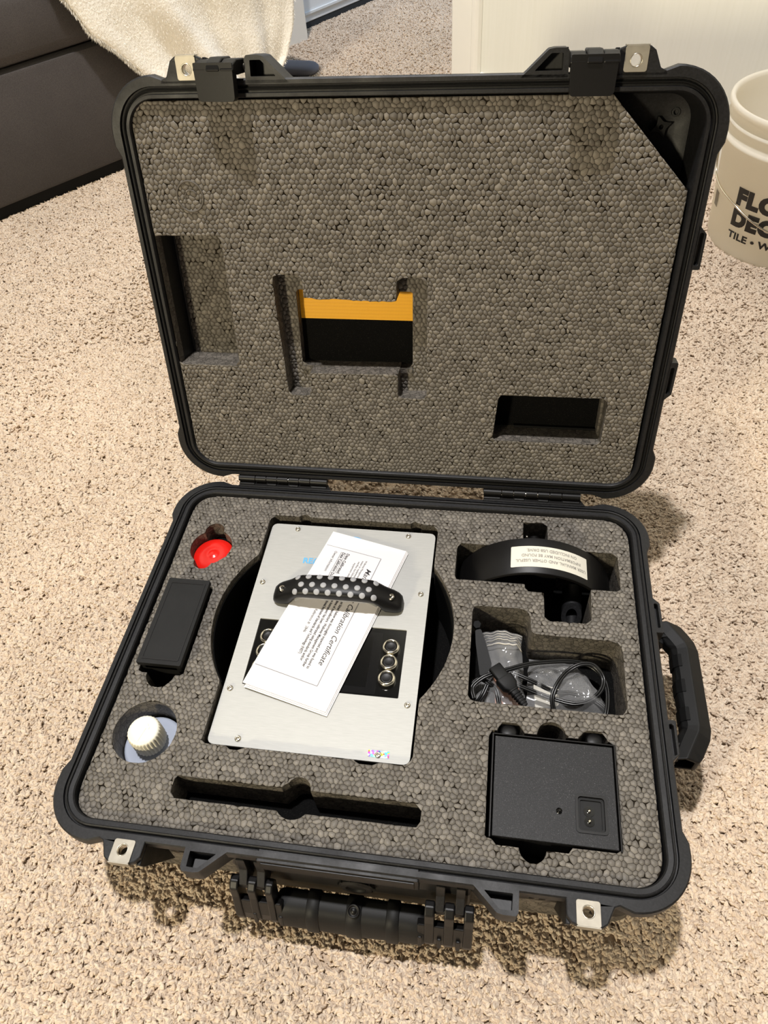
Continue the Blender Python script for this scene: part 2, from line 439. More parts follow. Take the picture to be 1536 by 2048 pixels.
# ------------------------------------------------------------------ carpet pile (uncountable)
def carpet_pile():
    rnd = random.Random(4)
    tb = MB()
    for q in range(6):
        a = rnd.uniform(0, 2*PI); lean = rnd.uniform(0.5, 1.0); L = rnd.uniform(0.007, 0.0110); wd = rnd.uniform(0.0012, 0.0017)
        ox, oy = rnd.uniform(-.0022, .0022), rnd.uniform(-.0022, .0022)
        pts = []
        for i in range(5):
            t = i/4; h = L*(t*0.72 - 0.34*t*t*lean); d = L*lean*t*t*0.9
            aa = a + 1.3*t*(1 if q % 2 else -1)
            pts.append((ox+math.cos(aa)*d, oy+math.sin(aa)*d, h))
        tb.tube(pts, [wd, wd*1.15, wd*1.1, wd, wd*0.55], n=4)
    me = tb.mesh('tuft')
    tuft = new_obj('carpet_tuft', me, mat=M['fibre'], smooth=True); 
    # area around the case, denser in front of the camera
    bm = bmesh.new()
    def quad(x0, x1, y0, y1):
        vs = [bm.verts.new((x, y, 0.0004)) for x, y in ((x0, y0), (x1, y0), (x1, y1), (x0, y1))]; return bm.faces.new(vs)
    dens = bm.faces.layers.float.new('dens')
    for (x0, x1, y0, y1, d) in [(-0.75, -0.275, -0.62, 0.75, 70000), (-0.275, 0.285, -0.62, -0.185, 70000), (0.285, 0.95, -0.62, 0.75, 70000), (-0.275, 0.285, 0.19, 0.75, 20000),
                                (-1.45, -0.75, -0.3, 2.1, 46000), (-0.75, 0.0, 0.75, 1.6, 26000), (0.0, 1.0, 0.75, 1.6, 42000),
                                (-0.9, 0.25, 1.6, 3.4, 24000), (0.95, 1.7, -1.2, 1.2, 20000), (-0.75, 0.95, -1.3, -0.62, 34000), (-1.5, -0.75, -1.3, -0.3, 20000)]:
        f = quad(x0, x1, y0, y1); f[dens] = d
    me2 = bpy.data.meshes.new('carpet_pile'); bm.to_mesh(me2); bm.free()
    o = new_obj('carpet_pile', me2, parent=floor, mat=M['fibre'], kind='stuff')
    ng = bpy.data.node_groups.new('pile', 'GeometryNodeTree')
    ng.interface.new_socket('Geometry', in_out='INPUT', socket_type='NodeSocketGeometry')
    ng.interface.new_socket('Geometry', in_out='OUTPUT', socket_type='NodeSocketGeometry')
    N = ng.nodes; Lk = ng.links.new
    gi = N.new('NodeGroupInput'); go = N.new('NodeGroupOutput')
    dp = N.new('GeometryNodeDistributePointsOnFaces')
    na = N.new('GeometryNodeInputNamedAttribute'); na.data_type = 'FLOAT'; na.inputs['Name'].default_value = 'dens'
    Lk(gi.outputs[0], dp.inputs['Mesh']); Lk(na.outputs['Attribute'], dp.inputs['Density'])
    io = N.new('GeometryNodeInstanceOnPoints'); Lk(dp.outputs['Points'], io.inputs['Points'])
    ob = N.new('GeometryNodeObjectInfo'); ob.inputs['Object'].default_value = tuft; Lk(ob.outputs['Geometry'], io.inputs['Instance'])
    rv = N.new('FunctionNodeRandomValue'); rv.data_type = 'FLOAT_VECTOR'
    rv.inputs[0].default_value = (-0.25, -0.25, 0); rv.inputs[1].default_value = (0.25, 0.25, 6.283)
    Lk(rv.outputs[0], io.inputs['Rotation'])
    rs = N.new('FunctionNodeRandomValue'); rs.data_type = 'FLOAT'; rs.inputs[2].default_value = 0.7; rs.inputs[3].default_value = 1.25
    Lk(rs.outputs[1], io.inputs['Scale'])
    Lk(io.outputs[0], go.inputs[0])
    md = o.modifiers.new('pile', 'NODES'); md.node_group = ng
    # the source tuft is itself one tuft of the pile, standing in the carpet
    tuft.parent = floor; tuft['kind'] = 'stuff'; tuft.location = (-0.52, -0.31, 0.0004)
carpet_pile()

# ------------------------------------------------------------------ sofa and blanket
S0 = V((-1.1999, 1.2839, 0)); 
SF = Matrix(((RB.x, -RA.x, 0, S0.x), (RB.y, -RA.y, 0, S0.y), (0, 0, 1, 0), (0, 0, 0, 1)))   # s along the front, t into the sofa, z up
sofa = thing('sofa', tuple(SF @ V((0, 0.4, 0))), 'dark charcoal fabric sofa with low base in the corner behind the case', 'sofa')
def cushion(x0, x1, y0, y1, z0, z1, puff, r=0.03):
    L = []
    n = 7
    for i, (ins, z) in enumerate([(r, z0), (r*0.3, z0+r*0.3), (0, z0+r), (0, z1-r), (r*0.3, z1-r*0.3), (r, z1)]):
        L.append([(x, y, z) for x, y in rr((x0+x1)/2, (y0+y1)/2, (x1-x0)/2-ins, (y1-y0)/2-ins, max(r*1.3-ins, 0.006), 4)])
    cxx, cyy = (x0+x1)/2, (y0+y1)/2
    L.append([(cxx+(x-cxx)*0.8, cyy+(y-cyy)*0.8, z1+puff*0.7) for x, y, z in L[-1]])
    L.append([(cxx+(x-cxx)*0.4, cyy+(y-cyy)*0.4, z1+puff) for x, y, z in L[-2]])
    return L
m = MB(); m.loft(cushion(-1.35, 0.985, 0.0, 0.80, 0.034, 0.318, 0.0, 0.012), True, True, True, SF)
new_obj('base', m.mesh(), parent=sofa, mat=M['sofa'], angle=40)
new_obj('under_sofa_shade', MB().box(-1.33, 0.965, 0.014, 0.74, 0.001, 0.0335, SF).mesh(), parent=sofa, mat=M['rubber'])  # black block added to darken the shadow gap under the sofa
for i, (x0, x1) in enumerate([(-1.30, -0.165), (-0.160, 0.83)]):
    m = MB(); m.loft(cushion(x0, x1, -0.004, 0.78, 0.324, 0.47, 0.015, 0.028), True, True, True, SF)
    new_obj('seat_cushion', m.mesh(), parent=sofa, mat=M['sofa'], smooth=True)
m = MB(); m.loft(cushion(0.835, 0.985, 0.0, 0.80, 0.32, 0.62, 0.01, 0.03), True, True, True, SF)
new_obj('armrest', m.mesh(), parent=sofa, mat=M['sofa'], smooth=True)
m = MB(); m.loft(cushion(-1.35, 0.985, 0.785, 0.98, 0.034, 0.85, 0.01, 0.04), True, True, True, SF)
new_obj('backrest', m.mesh(), parent=sofa, mat=M['sofa'], smooth=True)
for (x, y) in [(-1.25, .06), (0.92, .06), (-1.25, .88), (0.92, .88)]:
    new_obj('leg', MB().lathe([(0.018, 0.001), (0.024, 0.035)], (x, y, 0), 16, SF, cap0=True, cap1=True).mesh(), parent=sofa, mat=M['smooth_black'])

# blanket: draped over the sofa front
def blanket():
    U, Vn = 84, 110
    # left edge (s,z) from the seat down, right edge likewise
    left = [(0.20, 0.70), (0.27, 0.56), (0.335, 0.44), (0.375, 0.355), (0.43, 0.30), (0.48, 0.235), (0.56, 0.185), (0.66, 0.135)]
    right = [(1.07, 0.70), (1.06, 0.56), (1.05, 0.45), (1.045, 0.36), (1.035, 0.28), (1.02, 0.22), (0.985, 0.15), (0.93, 0.095)]
    def lerp(P, t):
        t *= len(P)-1; i = min(int(t), len(P)-2); f = t-i
        return V(P[i])*(1-f)+V(P[i+1])*f
    pts = []
    for j in range(Vn+1):
        t = j/Vn; a = lerp([(x, y, 0) for x, y in left], t); b = lerp([(x, y, 0) for x, y in right], t)
        row = []
        for i in range(U+1):
            u = i/U; p = a.lerp(b, u)
            s_, z_ = p.x, p.y
            fold = math.sin(u*19+0.8*math.sin(t*3))*0.013*t + math.sin(u*43+t*2)*0.004*t
            fold += 0.05*math.exp(-((u-0.30-0.10*t)/0.05)**2)*t*0.45
            out = 0.022 + fold + 0.008*noise.noise(V((s_*9, z_*9, 1.0)))
            zc = z_
            if z_ > 0.50:                       # lies on the seat and arm
                d = (z_-0.50)*2.4; zc = 0.500 + 0.02*noise.noise(V((s_*6, d*6, 3)))+0.014; 
                if s_ > 0.82: zc += 0.14*min(1, (s_-0.82)/0.04)
                row.append(V((s_, -0.018+d, zc)))
            else:
                hem = 0.012*noise.noise(V((s_*20, 5, 0))) * t
                row.append(V((s_, -out, zc + hem)))
        pts.append(row)
    m = MB(); vs = [p for r in pts for p in r]; n = U+1
    fs = [(j*n+i, (j+1)*n+i, (j+1)*n+i+1, j*n+i+1) for j in range(Vn) for i in range(U)]
    m.add(vs, fs, 0, SF); me = m.mesh()
    o = new_obj('fleece_blanket', me, root=tuple(SF @ V((0.7, 0, 0.1))), mat=M['fleece'], smooth=True)
    tag(o, 'cream long-pile fleece blanket hanging over the sofa front', 'blanket')
    s = o.modifiers.new('solid', 'SOLIDIFY'); s.thickness = 0.012; s.offset = 1
    # fur: short tapered hairs
    rnd = random.Random(7); fur = MB(); 
    W = [SF @ p for p in vs]
    for q in range(52000):
        j = rnd.random()*Vn; i = rnd.random()*U
        edge = False
        if q < 9000:
            edge = True
            if q % 3: i = rnd.random()*1.2
            else: j = Vn - rnd.random()*1.2
        j0, i0 = min(int(j), Vn-1), min(int(i), U-1); fj, fi = j-j0, i-i0
        P = W[j0*n+i0].lerp(W[j0*n+i0+1], fi).lerp(W[(j0+1)*n+i0].lerp(W[(j0+1)*n+i0+1], fi), fj)
        du = W[j0*n+i0+1]-W[j0*n+i0]; dv = W[(j0+1)*n+i0]-W[j0*n+i0]
        nn = dv.cross(du).normalized()
        if nn.dot(SF.to_3x3() @ V((0, -1, 0.4))) < 0: nn = -nn
        nz = noise.noise(P*22)
        d = (nn*0.75 + V((rnd.uniform(-.6, .6), rnd.uniform(-.6, .6), rnd.uniform(-.9, .1))) + du.normalized()*(nz*1.2)).normalized()
        if edge: d = (d - du.normalized()*(0.9 if i < 2 else 0) + dv.normalized()*0.5).normalized()
        L = rnd.uniform(0.007, 0.014); sd = d.cross(V((rnd.uniform(-1, 1), rnd.uniform(-1, 1), rnd.uniform(-1, 1)))).normalized()*0.0011
        P = P + nn*0.004
        mid = P + d*L*0.6 + V((0, 0, -0.0012))
        tip = P + d*L + V((0, 0, -0.004))
        fur.add([P-sd, P+sd, mid+sd*0.7, mid-sd*0.7, tip], [(0, 1, 2, 3), (3, 2, 4)])
    new_obj('fur_pile', fur.mesh(), parent=o, mat=M['fleece'], smooth=True, kind='stuff')
blanket()

m = MB(); L = []  # low rounded dark grey pad on the carpet
for ins, z in [(0.006, 0.006), (0, 0.014), (0, 0.022), (0.008, 0.030), (0.03, 0.034)]:
    L.append([(x, y, z) for x, y in rr(0, 0, 0.085-ins, 0.05-ins, 0.042-ins*0.8, 6)])
m.loft(L, True, True, True, Matrix.Translation((-0.645, 2.35, 0)) @ Matrix.Rotation(rad(-8), 4, 'Z'))
tag(new_obj('grey_pad', m.mesh(), root=(-0.645, 2.35, 0.0), mat=M['padgrey'], smooth=True), 'small dark grey pad lying on the carpet beside the blanket hem', 'cloth')

# ------------------------------------------------------------------ bucket
BC = (0.738, 1.241, 0.0)
bucket = thing('bucket', BC, 'white plastic bucket with black lettering and wire bail beside the case', 'bucket')
m = MB()
outer = [(0.150, 0.0), (0.156, 0.003), (0.158, 0.010), (0.1780, 0.222), (0.1840, 0.224), (0.1845, 0.228), (0.1800, 0.231), (0.1780, 0.232), (0.1785, 0.252), (0.1835, 0.255), (0.1838, 0.2585), (0.179, 0.261), (0.1785, 0.262), (0.1795, 0.280), (0.1860, 0.282), (0.1872, 0.288), (0.186, 0.293), (0.182, 0.2945), (0.1775, 0.292), (0.176, 0.285), (0.1545, 0.010), (0.150, 0.006), (0.0, 0.006)]
m.lathe([(0.0, 0.0)] + outer, BC, 96)
new_obj('body', m.mesh(fix=True), parent=bucket, mat=M['bucket'], smooth=True)
def bsurf(th, z, e=0.0006):
    r = 0.158+(0.1780-0.158)*(z-0.010)/0.212 + e
    return V((BC[0]+r*math.cos(th), BC[1]+r*math.sin(th), z))
def bucket_text(name, body, h, z0, th0, th1, off, sp=1.0):
    me = text_mesh(body, 1.0, offset=off, extrude=0, res=4, spacing=sp)
    xs = [v.co.x for v in me.vertices]; ys = [v.co.y for v in me.vertices]
    x0, x1, y0, y1 = min(xs), max(xs), min(ys), max(ys)
    cuts = [x0+(x1-x0)*i/60 for i in range(1, 60)]
    map_mesh(me, lambda x, y, z: bsurf(rad(th0+(th1-th0)*(x-x0)/(x1-x0)), z0+h*(y-y0)/(y1-y0)), cuts)
    o = new_obj(name, me, parent=bucket, mat=M['bucket_ink']); return o
bucket_text('printed_lettering', 'FLOOR', 0.0385, 0.1195, -149.3, -88, 0.075, 1.12)
bucket_text('printed_lettering', 'DECOR', 0.0385, 0.0735, -149.8, -88, 0.075, 1.12)
bucket_text('printed_lettering', 'TILE \u2022 WOOD \u2022 STONE', 0.0165, 0.0462, -150.0, -54, 0.04, 1.05)
m = MB(); n = 10
vs = [bsurf(rad(-178.5+7*i/n), z, 0.0008) for i in range(n+1) for z in (0.082, 0.114)]
m.add(vs, [(2*i, 2*i+2, 2*i+3, 2*i+1) for i in range(n)])
new_obj('side_label', m.mesh(), parent=bucket, mat=M['bucket_tag'])
ears = [(BC[0]+0.186*math.cos(a), BC[1]+0.186*math.sin(a), 0.205) for a in (rad(163), rad(-17))]
for e, a in zip(ears, (rad(163), rad(-17))):
    fr = Matrix.Translation(e) @ Matrix.Rotation(a, 4, 'Z') @ Matrix.Rotation(rad(90), 4, 'Y')
    new_obj('bail_ear', MB().lathe([(0.0, -0.02), (0.013, -0.02), (0.013, 0.004), (0.010, 0.006), (0.0, 0.006)], (0, 0, 0), 20, fr).mesh(), parent=bucket, mat=M['bucket'], smooth=True)
# wire bail hanging against the front of the bucket
P = []
ctrl = [(163, 0.205), (168, 0.185), (174, 0.155), (-179, 0.140), (-165, 0.131), (-149.5, 0.121), (-135, 0.105), (-120.9, 0.092), (-107, 0.088), (-90, 0.092), (-75, 0.102), (-60, 0.122), (-45, 0.145), (-30, 0.175), (-20, 0.2), (-17, 0.205)]
for i, (a, z) in enumerate(ctrl):
    a = a if a < 0 else a-360
    e = 0.010 if i in (0, len(ctrl)-1) else 0.006
    P.append(bsurf(rad(a), z, e))
new_obj('wire_bail', MB().tube(smooth_path(P, 6), 0.0021, 8).mesh(), parent=bucket, mat=M['chrome'], smooth=True)

# ------------------------------------------------------------------ the case
TH = 0.249; LO = V((0, 0.2444, 0.1745))
LF = Matrix(((1, 0, 0, LO.x), (0, math.sin(TH), -math.cos(TH), LO.y), (0, math.cos(TH), math.sin(TH), LO.z), (0, 0, 0, 1)))   # x, up the lid, out of the lid
HX, HY = 0.308, 0.236
LFC = LF @ Matrix.Translation((0, HY, 0))      # lid frame centred on the lid
case = thing('equipment_case', (0, 0, 0), 'open black hard plastic equipment case with two foam-lined halves on the carpet', 'case')

def rim_loop(ins, z, bump, n=12, side=36):
    P = rr(0, 0, HX-ins, HY-ins, max(0.050-ins*1.15, 0.02), n, side); out = []
    N = len(P)
    for i, (x, y) in enumerate(P):
        if bump:
            dx = max(0.0, (abs(x)-(HX-0.062))/0.062); dy = max(0.0, (abs(y)-(HY-0.068))/0.068)
            def st(t, e=0.12): return max(0.0, min(1.0, t/e))
            near = st((abs(x)-(HX-0.062))/0.062)*st((abs(y)-(HY-0.068))/0.068)
            a = V(P[i-1]); b = V(P[(i+1) % N]); t = (b-a).normalized(); nx, ny = t.y, -t.x
            x += nx*bump*near; y += ny*bump*near
        out.append((x, y, z))
    return out
# base shell
L = []
for ins, z, b in [(0.0285, 0.012, 0), (0.0265, 0.010, 0), (0.024, 0.014, 0), (0.0205, 0.03, .001), (0.0150, 0.095, .004), (0.0120, 0.142, .005), (0.009, 0.1475, .005), (0.0015, 0.149, .005), (0.0, 0.1505, .005), (0.0, 0.162, .005), (0.0012, 0.1635, .0048),
                  (0.0060, 0.1638, 0), (0.0066, 0.1605, 0), (0.0080, 0.1602, 0), (0.0086, 0.1650, 0), (0.0096, 0.1656, 0), (0.0106, 0.1650, 0), (0.0110, 0.1628, 0), (0.0155, 0.1625, 0), (0.0168, 0.1612, 0), (0.0178, 0.150, 0), (0.030, 0.016, 0)]:
    L.append(rim_loop(ins, z, b))
m = MB(); m.loft(L, True, True, True)
base = new_obj('base_shell', m.mesh(), parent=case, mat=M['case'], angle=35)
# lid shell (same outline; out of the lid is up in its own frame)
L = []
for ins, z, b in [(0.034, -0.0560, 0), (0.026, -0.0545, 0), (0.018, -0.048, .002), (0.012, -0.020, .004), (0.009, -0.0150, .005), (0.0015, -0.0135, .005), (0.0, -0.012, .005), (0.0, -0.0012, .005), (0.0012, 0.0, .0048),
                  (0.0050, 0.0, 0), (0.0056, -0.0035, 0), (0.0070, -0.0038, 0), (0.0076, -0.0022, 0), (0.0100, -0.0022, 0), (0.0106, -0.0038, 0), (0.0122, -0.0036, 0), (0.0126, 0.0006, 0), (0.0158, 0.0006, 0), (0.0166, -0.0004, 0), (0.0176, -0.012, 0), (0.022, -0.045, 0), (0.034, -0.0525, 0)]:
    L.append(rim_loop(ins, z, b))
m = MB(); m.loft(L, True, True, True, LFC)
lid = new_obj('lid_shell', m.mesh(), parent=case, mat=M['case'], angle=35)
L = [rim_loop(i_, z, 0) for i_, z in [(0.0076, -0.0030), (0.0079, -0.0014), (0.0088, -0.0008), (0.0097, -0.0014), (0.0100, -0.0030)]]
new_obj('gasket', MB().loft(L, True, fr=LFC).mesh(), parent=lid, mat=M['rubber'], smooth=True)

# ---- features shared by both rims: hasps, triangular stops, side tabs
def features(F, sh, zt, depth, s, rib):
    """F maps (x, y from the centre, height over the rim plane); s=+1 puts the front edge at +y"""
    yf = lambda d: s*(HY + d)
    for sx in (-1, 1):
        # padlock hasp
        P = [(0.199, -0.004), (0.1992, 0.0135), (0.2035, 0.0185), (0.2075, 0.0200), (0.2300, 0.0200), (0.2350, 0.0165), (0.2415, 0.0025), (0.2480, 0.0), (0.2500, -0.004)]
        P = [(sx*x, yf(d)) for x, d in P]; hole = circ(sx*0.2182, yf(0.0088), 0.0062, 24)
        m = MB(); m.prism(P, zt-0.007, zt, [hole], F)
        new_obj('padlock_hasp', m.mesh(fix=True), parent=sh, mat=M['case'], bevel=0.0012)
        for x0, x1 in ((0.1992, 0.2035), (0.2330, 0.2372)):
            m = MB()
            # side webs running down the wall
            Q = [(yf(-0.016), zt-0.0072), (yf(0.019 if x0 < .21 else 0.012), zt-0.0072), (yf(0.017 if x0 < .21 else 0.010), zt-0.020), (yf(-0.012), zt-rib)]
            fr = F @ Matrix(((0, 0, 1, 0), (1, 0, 0, 0), (0, 1, 0, 0), (0, 0, 0, 1)))
            m.prism(Q, min(sx*x0, sx*x1), max(sx*x0, sx*x1), fr=fr)
            new_obj('hasp_web', m.mesh(fix=True), parent=sh, mat=M['case'], bevel=0.001)
        # steel bracket wrapped over the hasp
        m = MB(); PB = rr(sx*0.2182, yf(0.0100), 0.0106, 0.0106, 0.0022, 3)
        m.prism(PB, zt+0.0001, zt+0.0013, [circ(sx*0.2182, yf(0.0088), 0.0056, 28)], F)
        y0, y1 = sorted((yf(0.0202), yf(0.0214)))
        m.box(sx*0.2182-0.0106, sx*0.2182+0.0106, y0, y1, zt-0.008, zt+0.0012, F)
        bo = new_obj('steel_bracket', m.mesh(fix=True), parent=sh, mat=M['steel_mat'], bevel=0.0004)
        bo['label'] = 'plated steel reinforcing bracket with a round padlock hole'
        mm = MB(); mm.lathe([(0.0056, zt+0.0014), (0.0050, zt+0.0014), (0.0048, zt-0.009), (0.0057, zt-0.009), (0.0056, zt+0.0014)], (sx*0.2182, yf(0.0088), 0), 28, F)
        new_obj('hole_sleeve', mm.mesh(fix=True), parent=bo, mat=M['steel'], smooth=True)
        # triangular stop
        T = round_poly([(sx*x, yf(d)) for x, d in [(0.113, -0.004), (0.1185, 0.0005), (0.1385, 0.0190), (0.1440, 0.0200), (0.1555, 0.0200), (0.1578, 0.0165), (0.1580, -0.004)]], 0.0012)
        Hh = round_poly([(sx*x, yf(d)) for x, d in [(0.1265, 0.0018), (0.1410, 0.0158), (0.1520, 0.0158), (0.1525, 0.0018)]], 0.001)
        m = MB(); m.prism(T, zt-depth, zt, [Hh], F)
        new_obj('triangular_stop', m.mesh(fix=True), parent=sh, mat=M['case'], bevel=0.0008)
        m = MB(); m.prism(Hh, zt-depth, zt-depth*0.72, (), F)
        new_obj('stop_recess', m.mesh(fix=True), parent=sh, mat=M['case_dark'])
        m = MB()
        for x0 in (0.1545,):
            Q = [(yf(-0.014), zt-depth+0.0005), (yf(0.0195), zt-depth+0.0005), (yf(0.012), zt-depth-0.018), (yf(-0.012), zt-rib*0.9)]
            fr = F @ Matrix(((0, 0, 1, 0), (1, 0, 0, 0), (0, 1, 0, 0), (0, 0, 0, 1)))
            m.prism(Q, min(sx*x0, sx*(x0+.0035)), max(sx*x0, sx*(x0+.0035)), fr=fr)
        new_obj('stop_rib', m.mesh(fix=True), parent=sh, mat=M['case'], bevel=0.0006)
    # side tabs on the right edge
    for (v0, v1, flip) in [(0.2905, 0.333, 0), (0.1405, 0.1860, 1)]:
        yy = [v0-HY, v1-HY]
        if flip: P = [(0.305, yy[0]-0.004), (0.3145, yy[0]+0.006), (0.3150, yy[1]-0.001), (0.3135, yy[1]), (0.305, yy[1])]
        else: P = [(0.305, yy[1]+0.004), (0.305, yy[0]), (0.3135, yy[0]), (0.3150, yy[0]+0.001), (0.3145, yy[1]-0.006)]
        P = [(x, y*s) for x, y in P]; ym = (yy[0]+yy[1])/2*s
        slot = rr(0.3098, ym, 0.0022, 0.0165, 0.0018, 3)
        m = MB(); m.prism(P, zt-0.016, zt, [slot], F)
        new_obj('side_tab', m.mesh(fix=True), parent=sh, mat=M['case'], bevel=0.0006)
        m = MB(); m.prism(rr(0.3098, ym, 0.0024, 0.0167, 0.0018, 3), zt-0.016, zt-0.010, (), F)
        new_obj('tab_recess', m.mesh(fix=True), parent=sh, mat=M['case_dark'])
features(Matrix.Identity(4), base, 0.1635, 0.024, -1, 0.095)
features(LFC, lid, 0.0, 0.030, 1, 0.045)

# ---- front of the base: ledge, ribs, valve, handle
fr_yz0 = Matrix(((0, 0, 1, 0), (1, 0, 0, 0), (0, 1, 0, 0), (0, 0, 0, 1)))
m = MB(); m.prism([(-0.088, -0.222), (-0.088, -0.2385), (0.067, -0.2385), (0.067, -0.222)], 0.132, 0.1615)
new_obj('front_ledge', m.mesh(), parent=base, mat=M['case'], bevel=0.0012)
m = MB(); m.prism(rbox(-0.084, 0.063, -0.2400, -0.2380, 0.0005, 1), 0.140, 0.1575)
new_obj('name_plate', m.mesh(), parent=base, mat=M['smooth_black'], bevel=0.0005)
fv = Matrix.Translation((0.004, -0.2345, 0.108)) @ Matrix.Rotation(rad(90), 4, 'X')
vo = new_obj('pressure_valve', MB().lathe([(0.0, 0.0), (0.0175, 0.0), (0.0175, 0.003), (0.0150, 0.005), (0.0105, 0.005), (0.0095, 0.003), (0.0, 0.003)], (0, 0, 0), 36, fv).mesh(fix=True), parent=base, mat=M['matte_black'], angle=35)
for q in range(10):
    a = 2*PI*q/10; c_, s_ = math.cos(a), math.sin(a)
    fr = fv @ Matrix.Rotation(a, 4, 'Z')
    new_obj('valve_rib', MB().box(0.0170, 0.0188, -0.0018, 0.0018, 0.0005, 0.0035, fr).mesh(), parent=vo, mat=M['matte_black'], bevel=0.0003)
m = MB(); m.prism([(-0.214, 0.020), (-0.2280, 0.030), (-0.2340, 0.085), (-0.2340, 0.118), (-0.2290, 0.131), (-0.214, 0.131)], -0.122, 0.116, fr=fr_yz0)
new_obj('handle_recess', m.mesh(), parent=base, mat=M['case_dark'], bevel=0.003)
fr_yz = Matrix(((0, 0, 1, 0), (1, 0, 0, 0), (0, 1, 0, 0), (0, 0, 0, 1)))
RIBX = [-0.1110, -0.0930, 0.0830, 0.1020]
for x in RIBX:    # hinge lugs of the front handle
    m = MB(); Q = [(-0.222, 0.1495), (-0.2375, 0.1495), (-0.2400, 0.128), (-0.2505, 0.116), (-0.2515, 0.107), (-0.245, 0.103), (-0.224, 0.098)]
    m.prism(Q, x, x+0.0085, fr=fr_yz)
    new_obj('handle_lug', m.mesh(fix=True), parent=base, mat=M['case'], bevel=0.0008)
for x in (-0.178, -0.131, 0.174, 0.184):
    m = MB(); Q = [(-0.220, 0.150), (-0.2345, 0.150), (-0.2320, 0.130), (-0.213, 0.045), (-0.208, 0.045)]
    m.prism(Q, x, x+0.004, fr=fr_yz); new_obj('wall_rib', m.mesh(fix=True), parent=base, mat=M['case'], bevel=0.0006)

def front_handle():
    h = MB()
    # end brackets between the lugs
    def side(x0, x1):
        Q = [(-0.2420, 0.1180), (-0.2490, 0.1200), (-0.2560, 0.1150), (-0.2590, 0.100), (-0.2690, 0.066), (-0.2685, 0.054), (-0.2600, 0.050), (-0.2520, 0.058), (-0.2440, 0.095), (-0.2400, 0.108)]
        h.prism(Q, x0, x1, fr=fr_yz)
    for x0, x1 in [(-0.1200, -0.1115), (-0.1020, -0.0935), (-0.0840, -0.0765), (0.0730, 0.0825), (0.0920, 0.1015), (0.1110, 0.1200)]: side(x0, x1)
    h.prism([(-0.2560, 0.0800), (-0.2585, 0.0700), (-0.2590, 0.0600), (-0.2560, 0.0560), (-0.2510, 0.0600), (-0.2500, 0.0780)], -0.1190, 0.1190, fr=fr_yz)
    for x0, x1 in [(-0.1195, -0.070), (0.066, 0.1195)]:
        h.prism([(-0.2595, 0.0930), (-0.2660, 0.0700), (-0.2680, 0.0560), (-0.2620, 0.0500), (-0.2540, 0.0560), (-0.2520, 0.0880)], x0, x1, fr=fr_yz)
    o = new_obj('front_handle', h.mesh(fix=True), parent=case, mat=M['smooth_black'], bevel=0.0015)
    g = MB(); L = []
    st = [(-0.0800, 0.0090, 0.0120), (-0.0770, 0.0150, 0.0180), (-0.0650, 0.0150, 0.0205), (-0.0400, 0.0140, 0.0205), (-0.0100, 0.0150, 0.0210), (0.0150, 0.0150, 0.0210), (0.0450, 0.0140, 0.0205), (0.0620, 0.0150, 0.0205), (0.0740, 0.0150, 0.0180), (0.0770, 0.0090, 0.0120)]
    for x, ry, rz in st:
        mid = (x+0.0015)/0.078; zc = 0.0660-0.003*(1-mid*mid); yc = -0.2545
        lp = []
        for i in range(20):
            a = 2*PI*i/20; cy_, cz_ = math.cos(a), math.sin(a)
            y = math.copysign(abs(cy_)**0.75, cy_)*ry; z = math.copysign(abs(cz_)**0.75, cz_)*rz
            lp.append((x, yc+y-z*-0.22*1.0*1.0 if False else yc+y+z*0.22, zc+z))
        L.append(lp)
    g.loft(L, True, True, True)
    new_obj('hand_grip', g.mesh(fix=True), parent=o, mat=M['matte_black'], smooth=True, subsurf=1)
    # raised bands and pads on the grip
    for xc, wd in [(-0.0400, 0.013), (0.0020, 0.016), (0.0410, 0.013)]:
        b = MB(); L = []
        for xx, e in [(xc-wd/2, 0.0), (xc-wd/2+0.001, 0.0012), (xc+wd/2-0.001, 0.0012), (xc+wd/2, 0.0)]:
            mid = (xx+0.0015)/0.078; zc = 0.0660-0.003*(1-mid*mid); lp = []
            for i in range(20):
                a = 2*PI*i/20; cy_, cz_ = math.cos(a), math.sin(a)
                y = math.copysign(abs(cy_)**0.75, cy_)*(0.0150+e); z = math.copysign(abs(cz_)**0.75, cz_)*(0.0208+e)
                lp.append((xx, -0.2545+y+z*0.22, zc+z))
            L.append(lp)
        b.loft(L, True); new_obj('grip_band', b.mesh(), parent=o, mat=M['matte_black'], smooth=True)
    fr = Matrix.Translation((0.002, -0.2545, 0.0868)) @ Matrix.Rotation(rad(22), 4, 'X')
    new_obj('grip_emblem', MB().lathe([(0.0, 0.0012), (0.0025, 0.0012), (0.003, 0.0), (0.0045, 0.0), (0.005, 0.0014), (0.0062, 0.0014), (0.0066, -0.002)], (0, 0, 0.0), 28, fr).mesh(), parent=o, mat=M['smooth_black'], smooth=True)
    for x in (-0.099, -0.072, 0.069, 0.088, 0.1065):
        fr = Matrix.Translation((x, -0.2675, 0.066)) @ Matrix.Rotation(rad(-14), 4, 'X')
        new_obj('bolt_boss', MB().box(-0.0022, 0.0022, -0.002, 0.001, -0.009, 0.009, fr).mesh(), parent=o, mat=M['smooth_black'], bevel=0.0012)
    for x0, x1 in ((-0.118, -0.080), (0.0755, 0.118)):
        new_obj('pivot_pin', MB().tube([(x0, -0.2475, 0.1115), (x1, -0.2475, 0.1115)], 0.0042, 14).mesh(), parent=o, mat=M['smooth_black'], smooth=True)
front_handle()

